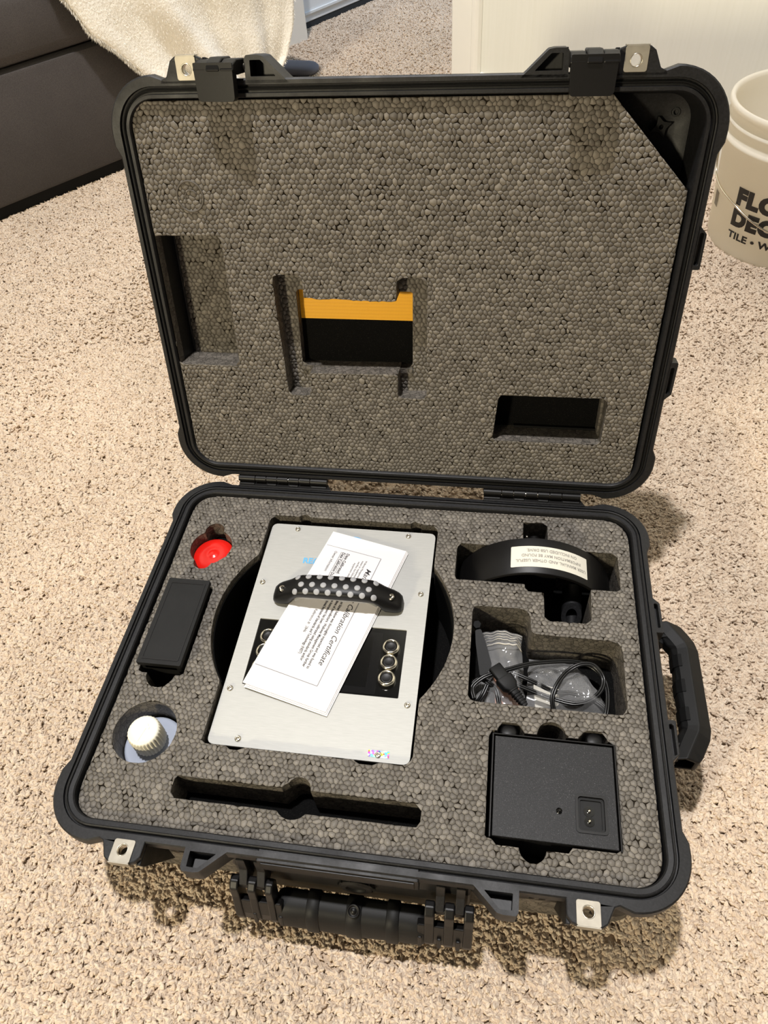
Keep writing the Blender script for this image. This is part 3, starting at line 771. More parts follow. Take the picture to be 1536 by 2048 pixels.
def side_handle():
    # hollow faceted bar with open ends, path seen from above
    path = [(0.3295, 0.0905), (0.3360, 0.0795), (0.3425, 0.0700), (0.3470, 0.0625), (0.3487, 0.0560), (0.3487, 0.0300), (0.3487, 0.0060), (0.3487, -0.0200), (0.3487, -0.0400), (0.3470, -0.0470), (0.3425, -0.0560), (0.3375, -0.0660), (0.3310, -0.0790)]
    P = [V((x, y, 0.0)) for x, y in path]; N = len(P); L = []
    def sec(wv): return [(-0.0150+wv, 0.1060), (-0.0150+wv, 0.1190), (-0.0100, 0.1240), (0.0010, 0.1280), (0.0155, 0.1190), (0.0155, 0.0990), (-0.0110, 0.0990)]
    for i, p in enumerate(P):
        t = (P[min(i+1, N-1)]-P[max(i-1, 0)]).normalized()
        if i in (0, N-1): t = V((0, -1, 0))
        u = V((-t.y, t.x, 0)); u = u if u.x > 0 else -u
        wv = 0.0 if i in (0, N-1) else (0.0008 if i % 2 else -0.0006)
        L.append([p + u*a + V((0, 0, z)) for a, z in sec(wv)])
    def shrink(lp, dy):
        c = sum((V(q) for q in lp), V((0, 0, 0)))/len(lp)
        return [c+(V(q)-c)*0.74+V((0, dy, 0)) for q in lp]
    L = [shrink(L[0], -0.02), shrink(L[0], 0)] + L + [shrink(L[-1], 0), shrink(L[-1], 0.02)]
    m = MB(); m.loft(L, True, True, True)
    o = new_obj('side_handle', m.mesh(fix=True), parent=case, mat=M['matte_black'], bevel=0.0014)
    for yc in (0.040, 0.008, -0.026):   # soft pads on the inner side of the grip
        m = MB(); m.prism([(0.3328, 0.1050), (0.3328, 0.1192), (0.3380, 0.1247), (0.3420, 0.1263), (0.3420, 0.1050)], yc-0.008, yc+0.008, fr=Matrix(((1, 0, 0, 0), (0, 0, 1, 0), (0, 1, 0, 0), (0, 0, 0, 1))))
        new_obj('grip_pad', m.mesh(fix=True), parent=o, mat=M['rubber'], bevel=0.0008)
    for y0, y1 in ((0.0640, 0.0860), (-0.0750, -0.0540)):
        m = MB(); m.prism([(0.286, 0.126), (0.312, 0.124), (0.326, 0.118), (0.328, 0.108), (0.318, 0.100), (0.286, 0.088)], y0, y1, fr=Matrix(((1, 0, 0, 0), (0, 0, 1, 0), (0, 1, 0, 0), (0, 0, 0, 1))))
        new_obj('handle_mount', m.mesh(fix=True), parent=o, mat=M['case'], bevel=0.001)
        new_obj('pivot_pin', MB().tube([(0.320, y0-0.004, 0.111), (0.320, y1+0.004, 0.111)], 0.0036, 12).mesh(), parent=o, mat=M['smooth_black'], smooth=True)
side_handle()

# ---- hinges
for x0, x1 in ((-0.2345, -0.1085), (0.1035, 0.2300)):
    n = 7; wds = [1.55, 1, 1, 1, 1, 1, 1.55]; tot = sum(wds); x = x0
    lf = MB(); lf.prism([(x0, 0.2330), (x1+0.006, 0.2330), (x1, 0.2440), (x0+0.006, 0.2440)], 0.163, 0.1652)
    ho = new_obj('hinge', lf.mesh(fix=True), parent=case, mat=M['smooth_black'], bevel=0.0004)
    lf = MB(); lf.prism([(x0, 0.0035), (x1, 0.0035), (x1, -0.006), (x0, -0.006)], -0.0035, -0.0012, fr=LF)
    new_obj('hinge_leaf', lf.mesh(fix=True), parent=ho, mat=M['smooth_black'], bevel=0.0004)
    for i in range(n):
        wd = wds[i]/tot*(x1-x0)
        new_obj('hinge_knuckle', MB().tube([(x+0.0006, 0.2432, 0.1702), (x+wd-0.0006, 0.2432, 0.1702)], 0.0047, 16).mesh(), parent=ho, mat=M['smooth_black'], angle=40)
        if i % 2 == 0:
            new_obj('hinge_strap', MB().box(x+0.001, x+wd-0.001, 0.2360, 0.2440, 0.1620, 0.1668).mesh(), parent=ho, mat=M['smooth_black'], bevel=0.0008)
        x += wd
    new_obj('hinge_pin', MB().tube([(x0+0.001, 0.2432, 0.1702), (x1-0.001, 0.2432, 0.1702)], 0.0022, 10).mesh(), parent=ho, mat=M['steel'], smooth=True)
# back wall stands of the base, below the hinges
for x0, x1 in ((-0.236, -0.108), (0.102, 0.232)): new_obj('hinge_block', MB().box(x0, x1, 0.222, 0.238, 0.120, 0.160).mesh(), parent=base, mat=M['case'], bevel=0.001)

# ---- latches on the lid (swung open over the rim)
def latch(xc, tilt):
    fr = LF @ Matrix.Translation((xc, 0.4760, 0.0)) @ Matrix.Rotation(tilt, 4, 'Y')
    m = MB(); Q = round_poly([(-0.0215, 0.0110), (-0.0205, -0.0200), (-0.0180, -0.0225), (0.0180, -0.0225), (0.0205, -0.0200), (0.0215, 0.0110)], 0.0015)
    m.prism(Q, 0.0065, 0.0150, fr=fr)
    o = new_obj('latch', m.mesh(fix=True), parent=case, mat=M['smooth_black'], bevel=0.0016)
    for i, (x0, x1, e) in enumerate([(-0.0225, -0.0075, 0.0), (-0.0075, 0.0075, 0.0022), (0.0075, 0.0225, 0.0006)]):
        m = MB(); fy = fr @ fr_yz
        Q = [(0.004, 0.0155+e*.5), (0.0095+e*.6, 0.0135+e*.4), (0.0130+e, 0.0050), (0.0130+e, -0.0120), (0.0080, -0.0180), (0.001, -0.0160), (0.0, 0.0040)]
        m.prism(Q, x0+0.0002, x1-0.0002, fr=fy)
        new_obj('latch_knuckle', m.mesh(fix=True), parent=o, mat=M['smooth_black'], bevel=0.0012)
    m = MB(); m.tube([fr @ V((-0.0235, 0.006, -0.010)), fr @ V((0.0235, 0.006, -0.010))], 0.0030, 12)
    new_obj('pivot_pin', m.mesh(), parent=o, mat=M['steel'], smooth=True)
    m = MB(); m.box(-0.0175, 0.0175, -0.0190, 0.009, 0.0028, 0.0068, fr)
    new_obj('latch_hook', m.mesh(), parent=o, mat=M['case_dark'], bevel=0.001)
    return o
latch(-0.1835, rad(-9))
latch(0.1795, rad(2))

# ---- star boss seen inside the lid corner
m = MB(); P = []
for q in range(8):
    a = rad(45*q+22); r = 0.0115 if q % 2 == 0 else 0.0050
    P.append((0.2590+r*math.cos(a), 0.4200+r*math.sin(a)))
st = MB(); st.prism(round_poly(P, 0.0025), -0.0524, -0.0450, [circ(0.2590, 0.4200, 0.0022, 12)], LF)
new_obj('lid_boss', st.mesh(fix=True), parent=lid, mat=M['matte_black'], bevel=0.0008)
for (x, y) in [(0.2715, 0.4330), (0.2465, 0.4070)]:
    st = MB(); st.prism(circ(x, y, 0.0042, 16), -0.0524, -0.0475, [circ(x, y, 0.0024, 12)], LF)
    new_obj('lid_boss_ring', st.mesh(fix=True), parent=lid, mat=M['case_dark'], bevel=0.0005)

# ------------------------------------------------------------------ foam
def inside(P, poly):
    x, y = P[:, 0], P[:, 1]; r = np.zeros(len(P), bool); n = len(poly)
    for i in range(n):
        x1, y1 = poly[i]; x2, y2 = poly[(i+1) % n]
        if y1 == y2: continue
        c = ((y1 > y) != (y2 > y)) & (x < (x2-x1)*(y-y1)/(y2-y1)+x1); r ^= c
    return r
def nearest(P, poly):
    best = np.full(len(P), 1e9); out = P.copy(); n = len(poly)
    for i in range(n):
        a = np.array(poly[i]); b = np.array(poly[(i+1) % n]); d = b-a; L2 = d@d
        if L2 < 1e-14: continue
        t = np.clip(((P-a)@d)/L2, 0, 1); q = a+t[:, None]*d; e = ((P-q)**2).sum(1); k_ = e < best
        best[k_] = e[k_]; out[k_] = q[k_]
    return out
def bead_sheet(outer, holes, F, zt, s, seed):
    rg = np.random.default_rng(seed)
    xs = [p[0] for p in outer]; ys = [p[1] for p in outer]
    x0, x1, y0, y1 = min(xs)-s*2, max(xs)+s*2, min(ys)-s*2, max(ys)+s*2
    nx = int((x1-x0)/s)+2; ny = int((y1-y0)/(s*0.866))+2
    jj, ii = np.mgrid[0:ny, 0:nx]
    X = x0+(ii+0.5*(jj % 2))*s; Y = y0+jj*s*0.866
    X = X+rg.uniform(-.40, .40, X.shape)*s; Y = Y+rg.uniform(-.40, .40, Y.shape)*s
    Wt = rg.uniform(0.62, 1.55, X.shape)
    V_ = []; Fc = []; tone = []
    offs_e = [(1, 0), (0, 1), (-1, 1), (-1, 0), (-1, -1), (0, -1)]; offs_o = [(1, 0), (1, 1), (0, 1), (-1, 0), (0, -1), (1, -1)]
    C_ = []; K = []
    void = {}
    for j in range(1, ny-1):
        of = offs_o if j % 2 else offs_e
        for i in range(1, nx-1):
            nb = [(X[j+dj, i+di], Y[j+dj, i+di], i+di, j+dj, Wt[j+dj, i+di]) for di, dj in of]; c = (X[j, i], Y[j, i]); wc = Wt[j, i]
            cs = []; pull = []
            for k_ in range(6):
                a, b = nb[k_], nb[(k_+1) % 6]
                ws = wc+a[4]+b[4]; cs.append(((c[0]*wc+a[0]*a[4]+b[0]*b[4])/ws, (c[1]*wc+a[1]*a[4]+b[1]*b[4])/ws))
                key = (round(cs[-1][0], 6), round(cs[-1][1], 6))
                if key not in void: void[key] = 0.74 if rg.random() < 0.05 else 0.960
                pull.append(void[key])
            C_.append(c); K.append((cs, pull))
    C_ = np.array(C_); CS = np.array([k_[0] for k_ in K]); PU = np.array([k_[1] for k_ in K])
    ok_c = inside(C_, outer)
    for h in holes: ok_c &= ~inside(C_, h)
    flat = CS.reshape(-1, 2); ok_v = inside(flat, outer)
    for h in holes: ok_v &= ~inside(flat, h)
    ok_v = ok_v.reshape(-1, 6); keep = ok_v.sum(1) + ok_c >= 2
    C_, CS, PU = C_[keep], CS[keep], PU[keep]
    def snap(P):
        o = inside(P, outer); P = P.copy()
        if (~o).any(): P[~o] = nearest(P[~o], outer)
        for h in holes:
            q = inside(P, h)
            if q.any(): P[q] = nearest(P[q], h)
        return P
    full = np.concatenate([C_[:, None], CS], 1)
    full = snap(full.reshape(-1, 2)).reshape(-1, 7, 2)
    cen = full[:, 1:].mean(1); n = len(cen)
    corner = cen[:, None]+(full[:, 1:]-cen[:, None])*PU[:, :, None]
    inner = cen[:, None]+(corner-cen[:, None])*0.85
    tilt = rg.normal(0, 0.03, (n, 2)); lift = rg.uniform(-0.0002, 0.0001, n)
    def z(P, base): return base + lift[:, None] + ((P-cen[:, None])*tilt[:, None]).sum(2)
    v = np.zeros((n, 13, 3))
    v[:, :6, :2] = corner; v[:, :6, 2] = zt-0.0008
    v[:, 6:12, :2] = inner; v[:, 6:12, 2] = z(inner, zt-0.0001)
    v[:, 12, :2] = cen; v[:, 12, 2] = zt+0.00008+lift
    Fm = np.array(F); R_ = Fm[:3, :3]; T_ = Fm[:3, 3]
    vv = v.reshape(-1, 3)@R_.T+T_
    faces = []
    for b in range(n):
        o = b*13
        for k_ in range(6):
            k2 = (k_+1) % 6
            faces.append((o+k_, o+k2, o+6+k2, o+6+k_)); faces.append((o+6+k_, o+6+k2, o+12))
    me = bpy.data.meshes.new('bead_surface'); me.from_pydata(vv.tolist(), [], faces)
    at = me.attributes.new('tone', 'FLOAT', 'POINT')
    at.data.foreach_set('value', np.repeat(np.clip(rg.normal(.5, .25, n), 0, 1), 13).astype(np.float32))
    return me

# base foam: outline and pockets, metres in the plane of the case
FT = 0.157
base_out = round_poly([(0.2885, 0.2180), (-0.2885, 0.2180), (-0.2885, -0.2190), (0.2885, -0.2190)], 0.034, 8)
dev_rect = rbox(-0.1775, 0.0485, -0.1300, 0.1905, 0.004, 2)
dev_c = circ(-0.0649, 0.0335, 0.1445, 72)
dev_n = [rbox(-0.1390, -0.1230, 0.18, 0.1950, 0.0075, 4), rbox(0.0110, 0.0270, 0.18, 0.1950, 0.0075, 4), rbox(-0.148, -0.130, -0.1335, -0.12, 0.002, 2), rbox(-0.010, 0.012, -0.1335, -0.12, 0.002, 2)]
P_dev = star_union((-0.0649, 0.0335), [dev_rect, dev_c]+dev_n)
P_slot = star_union((-0.0658, -0.1778), [[(-0.193, -0.1893), (0.063, -0.1893), (0.063, -0.1668), (-0.193, -0.1668)], circ(-0.0652, -0.1778, 0.0188, 32), circ(-0.0625, -0.1665, 0.0125, 24)])
P_chg = star_union((0.190, -0.137), [[(0.1255, -0.1905), (0.2535, -0.1905), (0.2535, -0.0825), (0.1255, -0.0825)], rbox(0.1345, 0.1574, -0.09, -0.0725, 0.001, 1), rbox(0.2233, 0.2455, -0.09, -0.0725, 0.001, 1),
                                      circ(0.1895, -0.0815, 0.0146, 24), [(0.1330, -0.1960), (0.2070, -0.1960), (0.2070, -0.185), (0.1330, -0.185)], circ(0.1705, -0.1955, 0.0130, 24)])
P_arc = round_poly([(0.0752, 0.1644), (0.0752, 0.1080), (0.1607, 0.1080), (0.1607, 0.0976), (0.1832, 0.0976), (0.1838, 0.0581), (0.2370, 0.0581), (0.2385, 0.1070), (0.2733, 0.1070), (0.2733, 0.1642), (0.1886, 0.1642), (0.1884, 0.2058), (0.1577, 0.2058), (0.1580, 0.1644)], 0.0012, 2)
P_bag = round_poly([(0.0998, 0.0712), (0.1010, -0.0516), (0.2690, -0.0516), (0.2694, 0.0375), (0.1680, 0.0385), (0.1672, 0.0720)], [0.009, 0.009, 0.010, 0.014, 0.009, 0.014], 5)
P_bot = circ(-0.2428, -0.1243, 0.0348, 48)
P_sen = star_union((-0.2490, 0.004), [[(-0.2765, -0.0555), (-0.2225, -0.0555), (-0.2225, 0.0660), (-0.2765, 0.0660)], circ(-0.2490, -0.0560, 0.0165, 24)])
P_red = star_union((-0.2452, 0.1300), [circ(-0.2448, 0.1300, 0.0274, 36), circ(-0.2475, 0.1565, 0.0130, 24), circ(-0.2485, 0.1060, 0.0120, 24)])
pockets = [(P_dev, 0.100, M['cut']), (P_slot, 0.048, M['cut']), (P_chg, 0.055, M['cut']), (P_arc, 0.085, M['cut']), (P_bag, 0.062, M['cut']), (P_bot, 0.075, M['cut']), (P_sen, 0.060, M['cut']), (P_red, 0.030, M['cut'])]
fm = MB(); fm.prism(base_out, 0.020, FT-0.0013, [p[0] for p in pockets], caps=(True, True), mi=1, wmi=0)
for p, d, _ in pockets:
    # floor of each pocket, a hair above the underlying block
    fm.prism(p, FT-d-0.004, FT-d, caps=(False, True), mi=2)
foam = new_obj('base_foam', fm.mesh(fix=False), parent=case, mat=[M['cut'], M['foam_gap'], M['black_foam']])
foam['label'] = 'grey bead foam insert with cut-outs for the instruments'
new_obj('bead_surface', bead_sheet(base_out, [p[0] for p in pockets], Matrix.Identity(4), FT, 0.0059, 3), parent=foam, mat=M['bead'], smooth=True, kind='stuff')

for a0, a1 in ((142.5, 217.5), (-36.5, 36.5)):     # dark strips painting in the shade on the round well's lower wall
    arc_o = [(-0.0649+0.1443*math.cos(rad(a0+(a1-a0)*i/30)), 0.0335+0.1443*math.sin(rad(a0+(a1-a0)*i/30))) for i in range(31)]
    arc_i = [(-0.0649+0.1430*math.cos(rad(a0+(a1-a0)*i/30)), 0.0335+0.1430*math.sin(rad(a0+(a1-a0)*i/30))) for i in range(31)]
    new_obj('well_shade_strip', MB().prism(arc_o+list(reversed(arc_i)), FT-0.0998, FT-0.010).mesh(), parent=foam, mat=M['black_foam'])

# lid foam
lid_out = round_poly([(-0.2900, 0.0145), (0.2880, 0.0145), (0.2880, 0.3680), (0.2026, 0.4535), (-0.2900, 0.4535)], [0.030, 0.030, 0.0008, 0.0008, 0.022], 8)
P_hl = [(-0.2895, 0.161), (-0.2105, 0.161), (-0.2105, 0.3187), (-0.2895, 0.3187)]
rg = random.Random(12)
ragged = []
for i in range(23):
    t = i/22; x = -0.1195+0.1085*t
    ragged.append((x, 0.2497-0.0022*t+rg.uniform(-0.0013, 0.0013)))
P_H = round_poly([(-0.1208, 0.1250), (-0.1208, 0.1558), (-0.0085, 0.1585), (-0.0100, 0.1262), (0.0263, 0.1262), (0.0258, 0.2757), (-0.0094, 0.2757)], 0)[0:0]
P_H = ([(-0.1545, 0.1243), (-0.1208, 0.1243), (-0.1208, 0.1550), (-0.0090, 0.1575), (-0.0100, 0.1255), (0.0263, 0.1260), (0.0258, 0.2757), (-0.0094, 0.2757)])
P_H = round_poly(P_H + [(-0.0096, 0.2490)] + [] , [0.006, 0.006, 0.001, 0.001, 0.006, 0.006, 0.006, 0.006, 0.001]) + list(reversed(ragged))[1:] + round_poly([(-0.1199, 0.2520), (-0.1199, 0.2762), (-0.1556, 0.2762), (-0.1550, 0.2500)], [0, 0.006, 0.006, 0])
P_sm = round_poly([(0.1105, 0.0722), (0.2440, 0.0725), (0.2447, 0.1360), (0.1150, 0.1350)], 0.003)
fm = MB(); TD = 0.0035
fm.prism(lid_out, -0.0505, -TD-0.0013, [P_hl, P_H, P_sm], fr=LF, caps=(False, True), mi=1, wmi=0)
lf_o = new_obj('lid_foam', fm.mesh(), parent=case, mat=[M['cut'], M['foam_gap']])
lf_o['label'] = 'grey bead foam lining of the lid with one bevelled corner'
new_obj('bead_surface', bead_sheet(lid_out, [P_hl, P_H, P_sm], LF, -TD, 0.0059, 8), parent=lf_o, mat=M['bead'], smooth=True, kind='stuff')
# pocket floors
b = bead_sheet([(-0.2835, 0.160), (-0.209, 0.160), (-0.209, 0.320), (-0.2835, 0.320)], [], LF, -0.0440, 0.0059, 21)
new_obj('pocket_floor', b, parent=lf_o, mat=M['bead'], smooth=True, kind='stuff')
new_obj('pocket_floor_backing', MB().box(-0.2835, -0.209, 0.160, 0.320, -0.0500, -0.0452, LF).mesh(), parent=lf_o, mat=M['foam_gap'])
new_obj('pocket_ledge', MB().box(-0.2893, -0.209, 0.1585, 0.1612, -0.0500, -TD-0.001, LF).mesh(), parent=lf_o, mat=M['cut'])
LEG = -0.0270; BX0, BX1, BY0, BY1 = -0.1350, 0.0065, 0.1560, 0.2520
for (x0, x1) in ((-0.158, -0.1190), (-0.0115, 0.0275)):
    cut = [(BX0, BY0), (x1+.001, BY0), (x1+.001, BY1), (BX0, BY1)] if x0 < -0.1 else [(x0-.001, BY0), (BX1, BY0), (BX1, BY1), (x0-.001, BY1)]
    if x0 < -0.1: out = [(x0, 0.122), (x1, 0.122), (x1, BY0), (BX0, BY0), (BX0, BY1), (x1, BY1), (x1, 0.278), (x0, 0.278)]
    else: out = [(x0, 0.122), (x1, 0.122), (x1, 0.278), (x0, 0.278), (x0, BY1), (BX1, BY1), (BX1, BY0), (x0, BY0)]
    new_obj('pocket_floor', bead_sheet(out, [], LF, LEG, 0.0059, 31 if x0 < -.1 else 32), parent=lf_o, mat=M['bead'], smooth=True, kind='stuff')
    m = MB(); m.prism(out, -0.0465, LEG-0.0013, fr=LF)
    new_obj('pocket_block', m.mesh(), parent=lf_o, mat=M['cut'])
m = MB(); m.box(BX0, BX1, BY0-0.006, BY0, -0.0465, LEG+0.002, LF); 
new_obj('pocket_ledge', m.mesh(), parent=lf_o, mat=M['cut'])
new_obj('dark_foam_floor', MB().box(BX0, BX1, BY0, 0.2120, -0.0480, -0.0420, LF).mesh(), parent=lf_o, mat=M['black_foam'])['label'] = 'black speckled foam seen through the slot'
new_obj('yellow_liner', MB().box(BX0, BX1, 0.2120, 0.2560, -0.0480, -0.0412, LF).mesh(), parent=lf_o, mat=M['yellow'])['label'] = 'yellow strip seen through the slot'
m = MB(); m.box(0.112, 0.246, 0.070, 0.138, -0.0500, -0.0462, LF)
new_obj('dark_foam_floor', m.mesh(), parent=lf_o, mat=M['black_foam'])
new_obj('pocket_step', MB().box(0.137, 0.2425, 0.0725, 0.0755, -0.0462, -0.0405, LF).mesh(), parent=lf_o, mat=M['rubber'], bevel=0.0006)
new_obj('pocket_step', MB().box(0.2415, 0.2447, 0.0735, 0.1355, -0.0462, -0.0300, LF).mesh(), parent=lf_o, mat=M['cut'])
# ring pressed into the foam
m = MB(); ring = [LF @ V((-0.2385+0.0150*math.cos(a), 0.3610+0.0158*math.sin(a), -TD+0.0002)) for a in [2*PI*i/40 for i in range(40)]]
m.tube(ring, 0.0011, 6, closed=True)
ring = [LF @ V((-0.2375+0.0065*math.cos(a), 0.3600+0.0075*math.sin(a), -TD+0.0001)) for a in [0.4+3.6*i/20 for i in range(20)]]
m.tube(ring, 0.0006, 6)
new_obj('pressed_ring', m.mesh(), parent=lf_o, mat=M['bead'], smooth=True)

# ------------------------------------------------------------------ instrument
def text_on(name, body, size, origin, ang, z, parent, mat, shear=0, offset=0, spacing=1.0, fit=None, align='LEFT'):
    me = text_mesh(body, 1.0, shear=shear, offset=offset, align=align, spacing=spacing); me.transform(Matrix.Scale(size, 4))
    k_ = 1.0
    if fit:
        xs = [v.co.x for v in me.vertices]; k_ = fit/(max(xs)-min(xs))
    ca, sa = math.cos(ang), math.sin(ang)
    map_mesh(me, lambda x, y, zz: V((origin[0]+ca*x*k_-sa*y, origin[1]+sa*x*k_+ca*y, z)))
    return new_obj(name, me, parent=parent, mat=mat)

PZ = 0.1505
dev = thing('slip_meter', (-0.064, 0.026, 0.057), 'instrument with brushed metal faceplate, black carry handle and six round buttons', 'instrument')
PX0, PX1, PY0, PY1 = -0.1738, 0.0458, -0.1275, 0.1815
m = MB(); hole = round_poly([(-0.1535, -0.0550), (0.0250, -0.0545), (0.0247, 0.0330), (-0.1540, 0.0325)], 0.0015)
m.prism(round_poly([(PX0, PY0), (PX1, PY0), (PX1, PY1), (PX0, PY1)], 0.0085, 6), PZ-0.0030, PZ, [hole])
plate = new_obj('faceplate', m.mesh(fix=True), parent=dev, mat=M['alu'], bevel=0.0005)
m = MB(); m.prism(rbox(-0.165, 0.037, -0.118, 0.172, 0.006, 4), 0.062, PZ-0.0031)
new_obj('body', m.mesh(fix=True), parent=dev, mat=M['smooth_black'], bevel=0.002)
m = MB(); m.prism(rbox(-0.1530, 0.0242, -0.0540, 0.0322, 0.001, 1), PZ-0.0030, PZ-0.0016)
panel = new_obj('control_panel', m.mesh(fix=True), parent=dev, mat=M['gloss_black'])
m = MB(); m.prism(rbox(-0.1250, -0.0020, -0.0525, 0.0275, 0.0015, 2), PZ-0.00155, PZ-0.0011)
new_obj('display_window', m.mesh(fix=True), parent=panel, mat=M['screen'], bevel=0.0002)
m = MB(); m.prism(rbox(-0.1170, -0.0130, -0.0440, 0.0200, 0.0008, 1), PZ-0.0011, PZ-0.0009)
new_obj('display', m.mesh(fix=True), parent=panel, mat=M['gloss_black'])
for bx in (-0.1372, 0.0092):
    for by in (0.0072, -0.0128, -0.0330):
        b = new_obj('button_ring', MB().lathe([(0.0102, PZ-0.0016), (0.0104, PZ+0.0010), (0.0098, PZ+0.0042), (0.0084, PZ+0.0058), (0.0074, PZ+0.0056), (0.0069, PZ+0.0040), (0.0066, PZ)], (bx, by, 0), 40).mesh(), parent=dev, mat=M['chrome'], smooth=True)
        b['label'] = 'bright metal button bezel'
        new_obj('button_cap', MB().lathe([(0.0068, PZ+0.0030), (0.0066, PZ+0.0046), (0.0045, PZ+0.0040), (0.0018, PZ+0.0036), (0.0, PZ+0.0036)], (bx, by, 0), 36).mesh(), parent=b, mat=M['smooth_black'], smooth=True)
def hex_screw(name, x, y, z, parent, s=1.0, fr=Matrix.Identity(4)):
    m = MB(); m.lathe([(0.0034*s, 0), (0.0035*s, 0.0008*s), (0.0030*s, 0.0019*s), (0.0022*s, 0.0023*s)], (x, y, z), 24, fr)
    hx = [(x+0.0014*s*math.cos(rad(60*i)), y+0.0014*s*math.sin(rad(60*i))) for i in range(6)]
    ring = [(x+0.0022*s*math.cos(2*PI*i/24), y+0.0022*s*math.sin(2*PI*i/24), z+0.0023*s) for i in range(24)]
    r2 = [(x+0.0015*s*math.cos(2*PI*i/24), y+0.0015*s*math.sin(2*PI*i/24), z+0.0021*s) for i in range(24)]
    r3 = [(x+0.0014*s*math.cos(2*PI*i/24), y+0.0014*s*math.sin(2*PI*i/24), z+0.0008*s) for i in range(24)]
    m.loft([ring, r2, r3], True, False, True, fr)
    return new_obj(name, m.mesh(fix=True), parent=parent, mat=M['steel'], smooth=True)
for x, y in [(-0.1380, 0.1735), (0.0105, 0.1740), (-0.1645, 0.0848), (0.0358, 0.0850), (-0.1655, -0.0620), (0.0360, -0.0615), (-0.1406, -0.1189), (0.0120, -0.1200)]:
    hex_screw('screw', x, y, PZ, dev)
m = MB(); m.prism([(0.0012, -0.1154), (0.0012, -0.1226), (0.0105, -0.1228), (0.0115, -0.1210), (0.0135, -0.1228), (0.0236, -0.1228), (0.0236, -0.1154)], PZ, PZ+0.0004)
o = new_obj('foil_sticker', m.mesh(fix=True), parent=dev, mat=M['holo']); o['label'] = 'small torn holographic foil sticker'
text_on('printed_letters', 'RE(', 0.0118, (-0.1205, 0.1192), rad(1), PZ+0.0002, dev, M['blue_ink'], offset=0.03)
m = MB(); L = [[( -0.060+r*math.cos(rad(a)), 0.150+r*math.sin(rad(a))) for a in range(20, 101, 8)] for r in (0.0175, 0.0130)]
m.prism(L[0]+list(reversed(L[1])), PZ, PZ+0.0002); new_obj('printed_arc', m.mesh(fix=True), parent=dev, mat=M['blue_ink'])

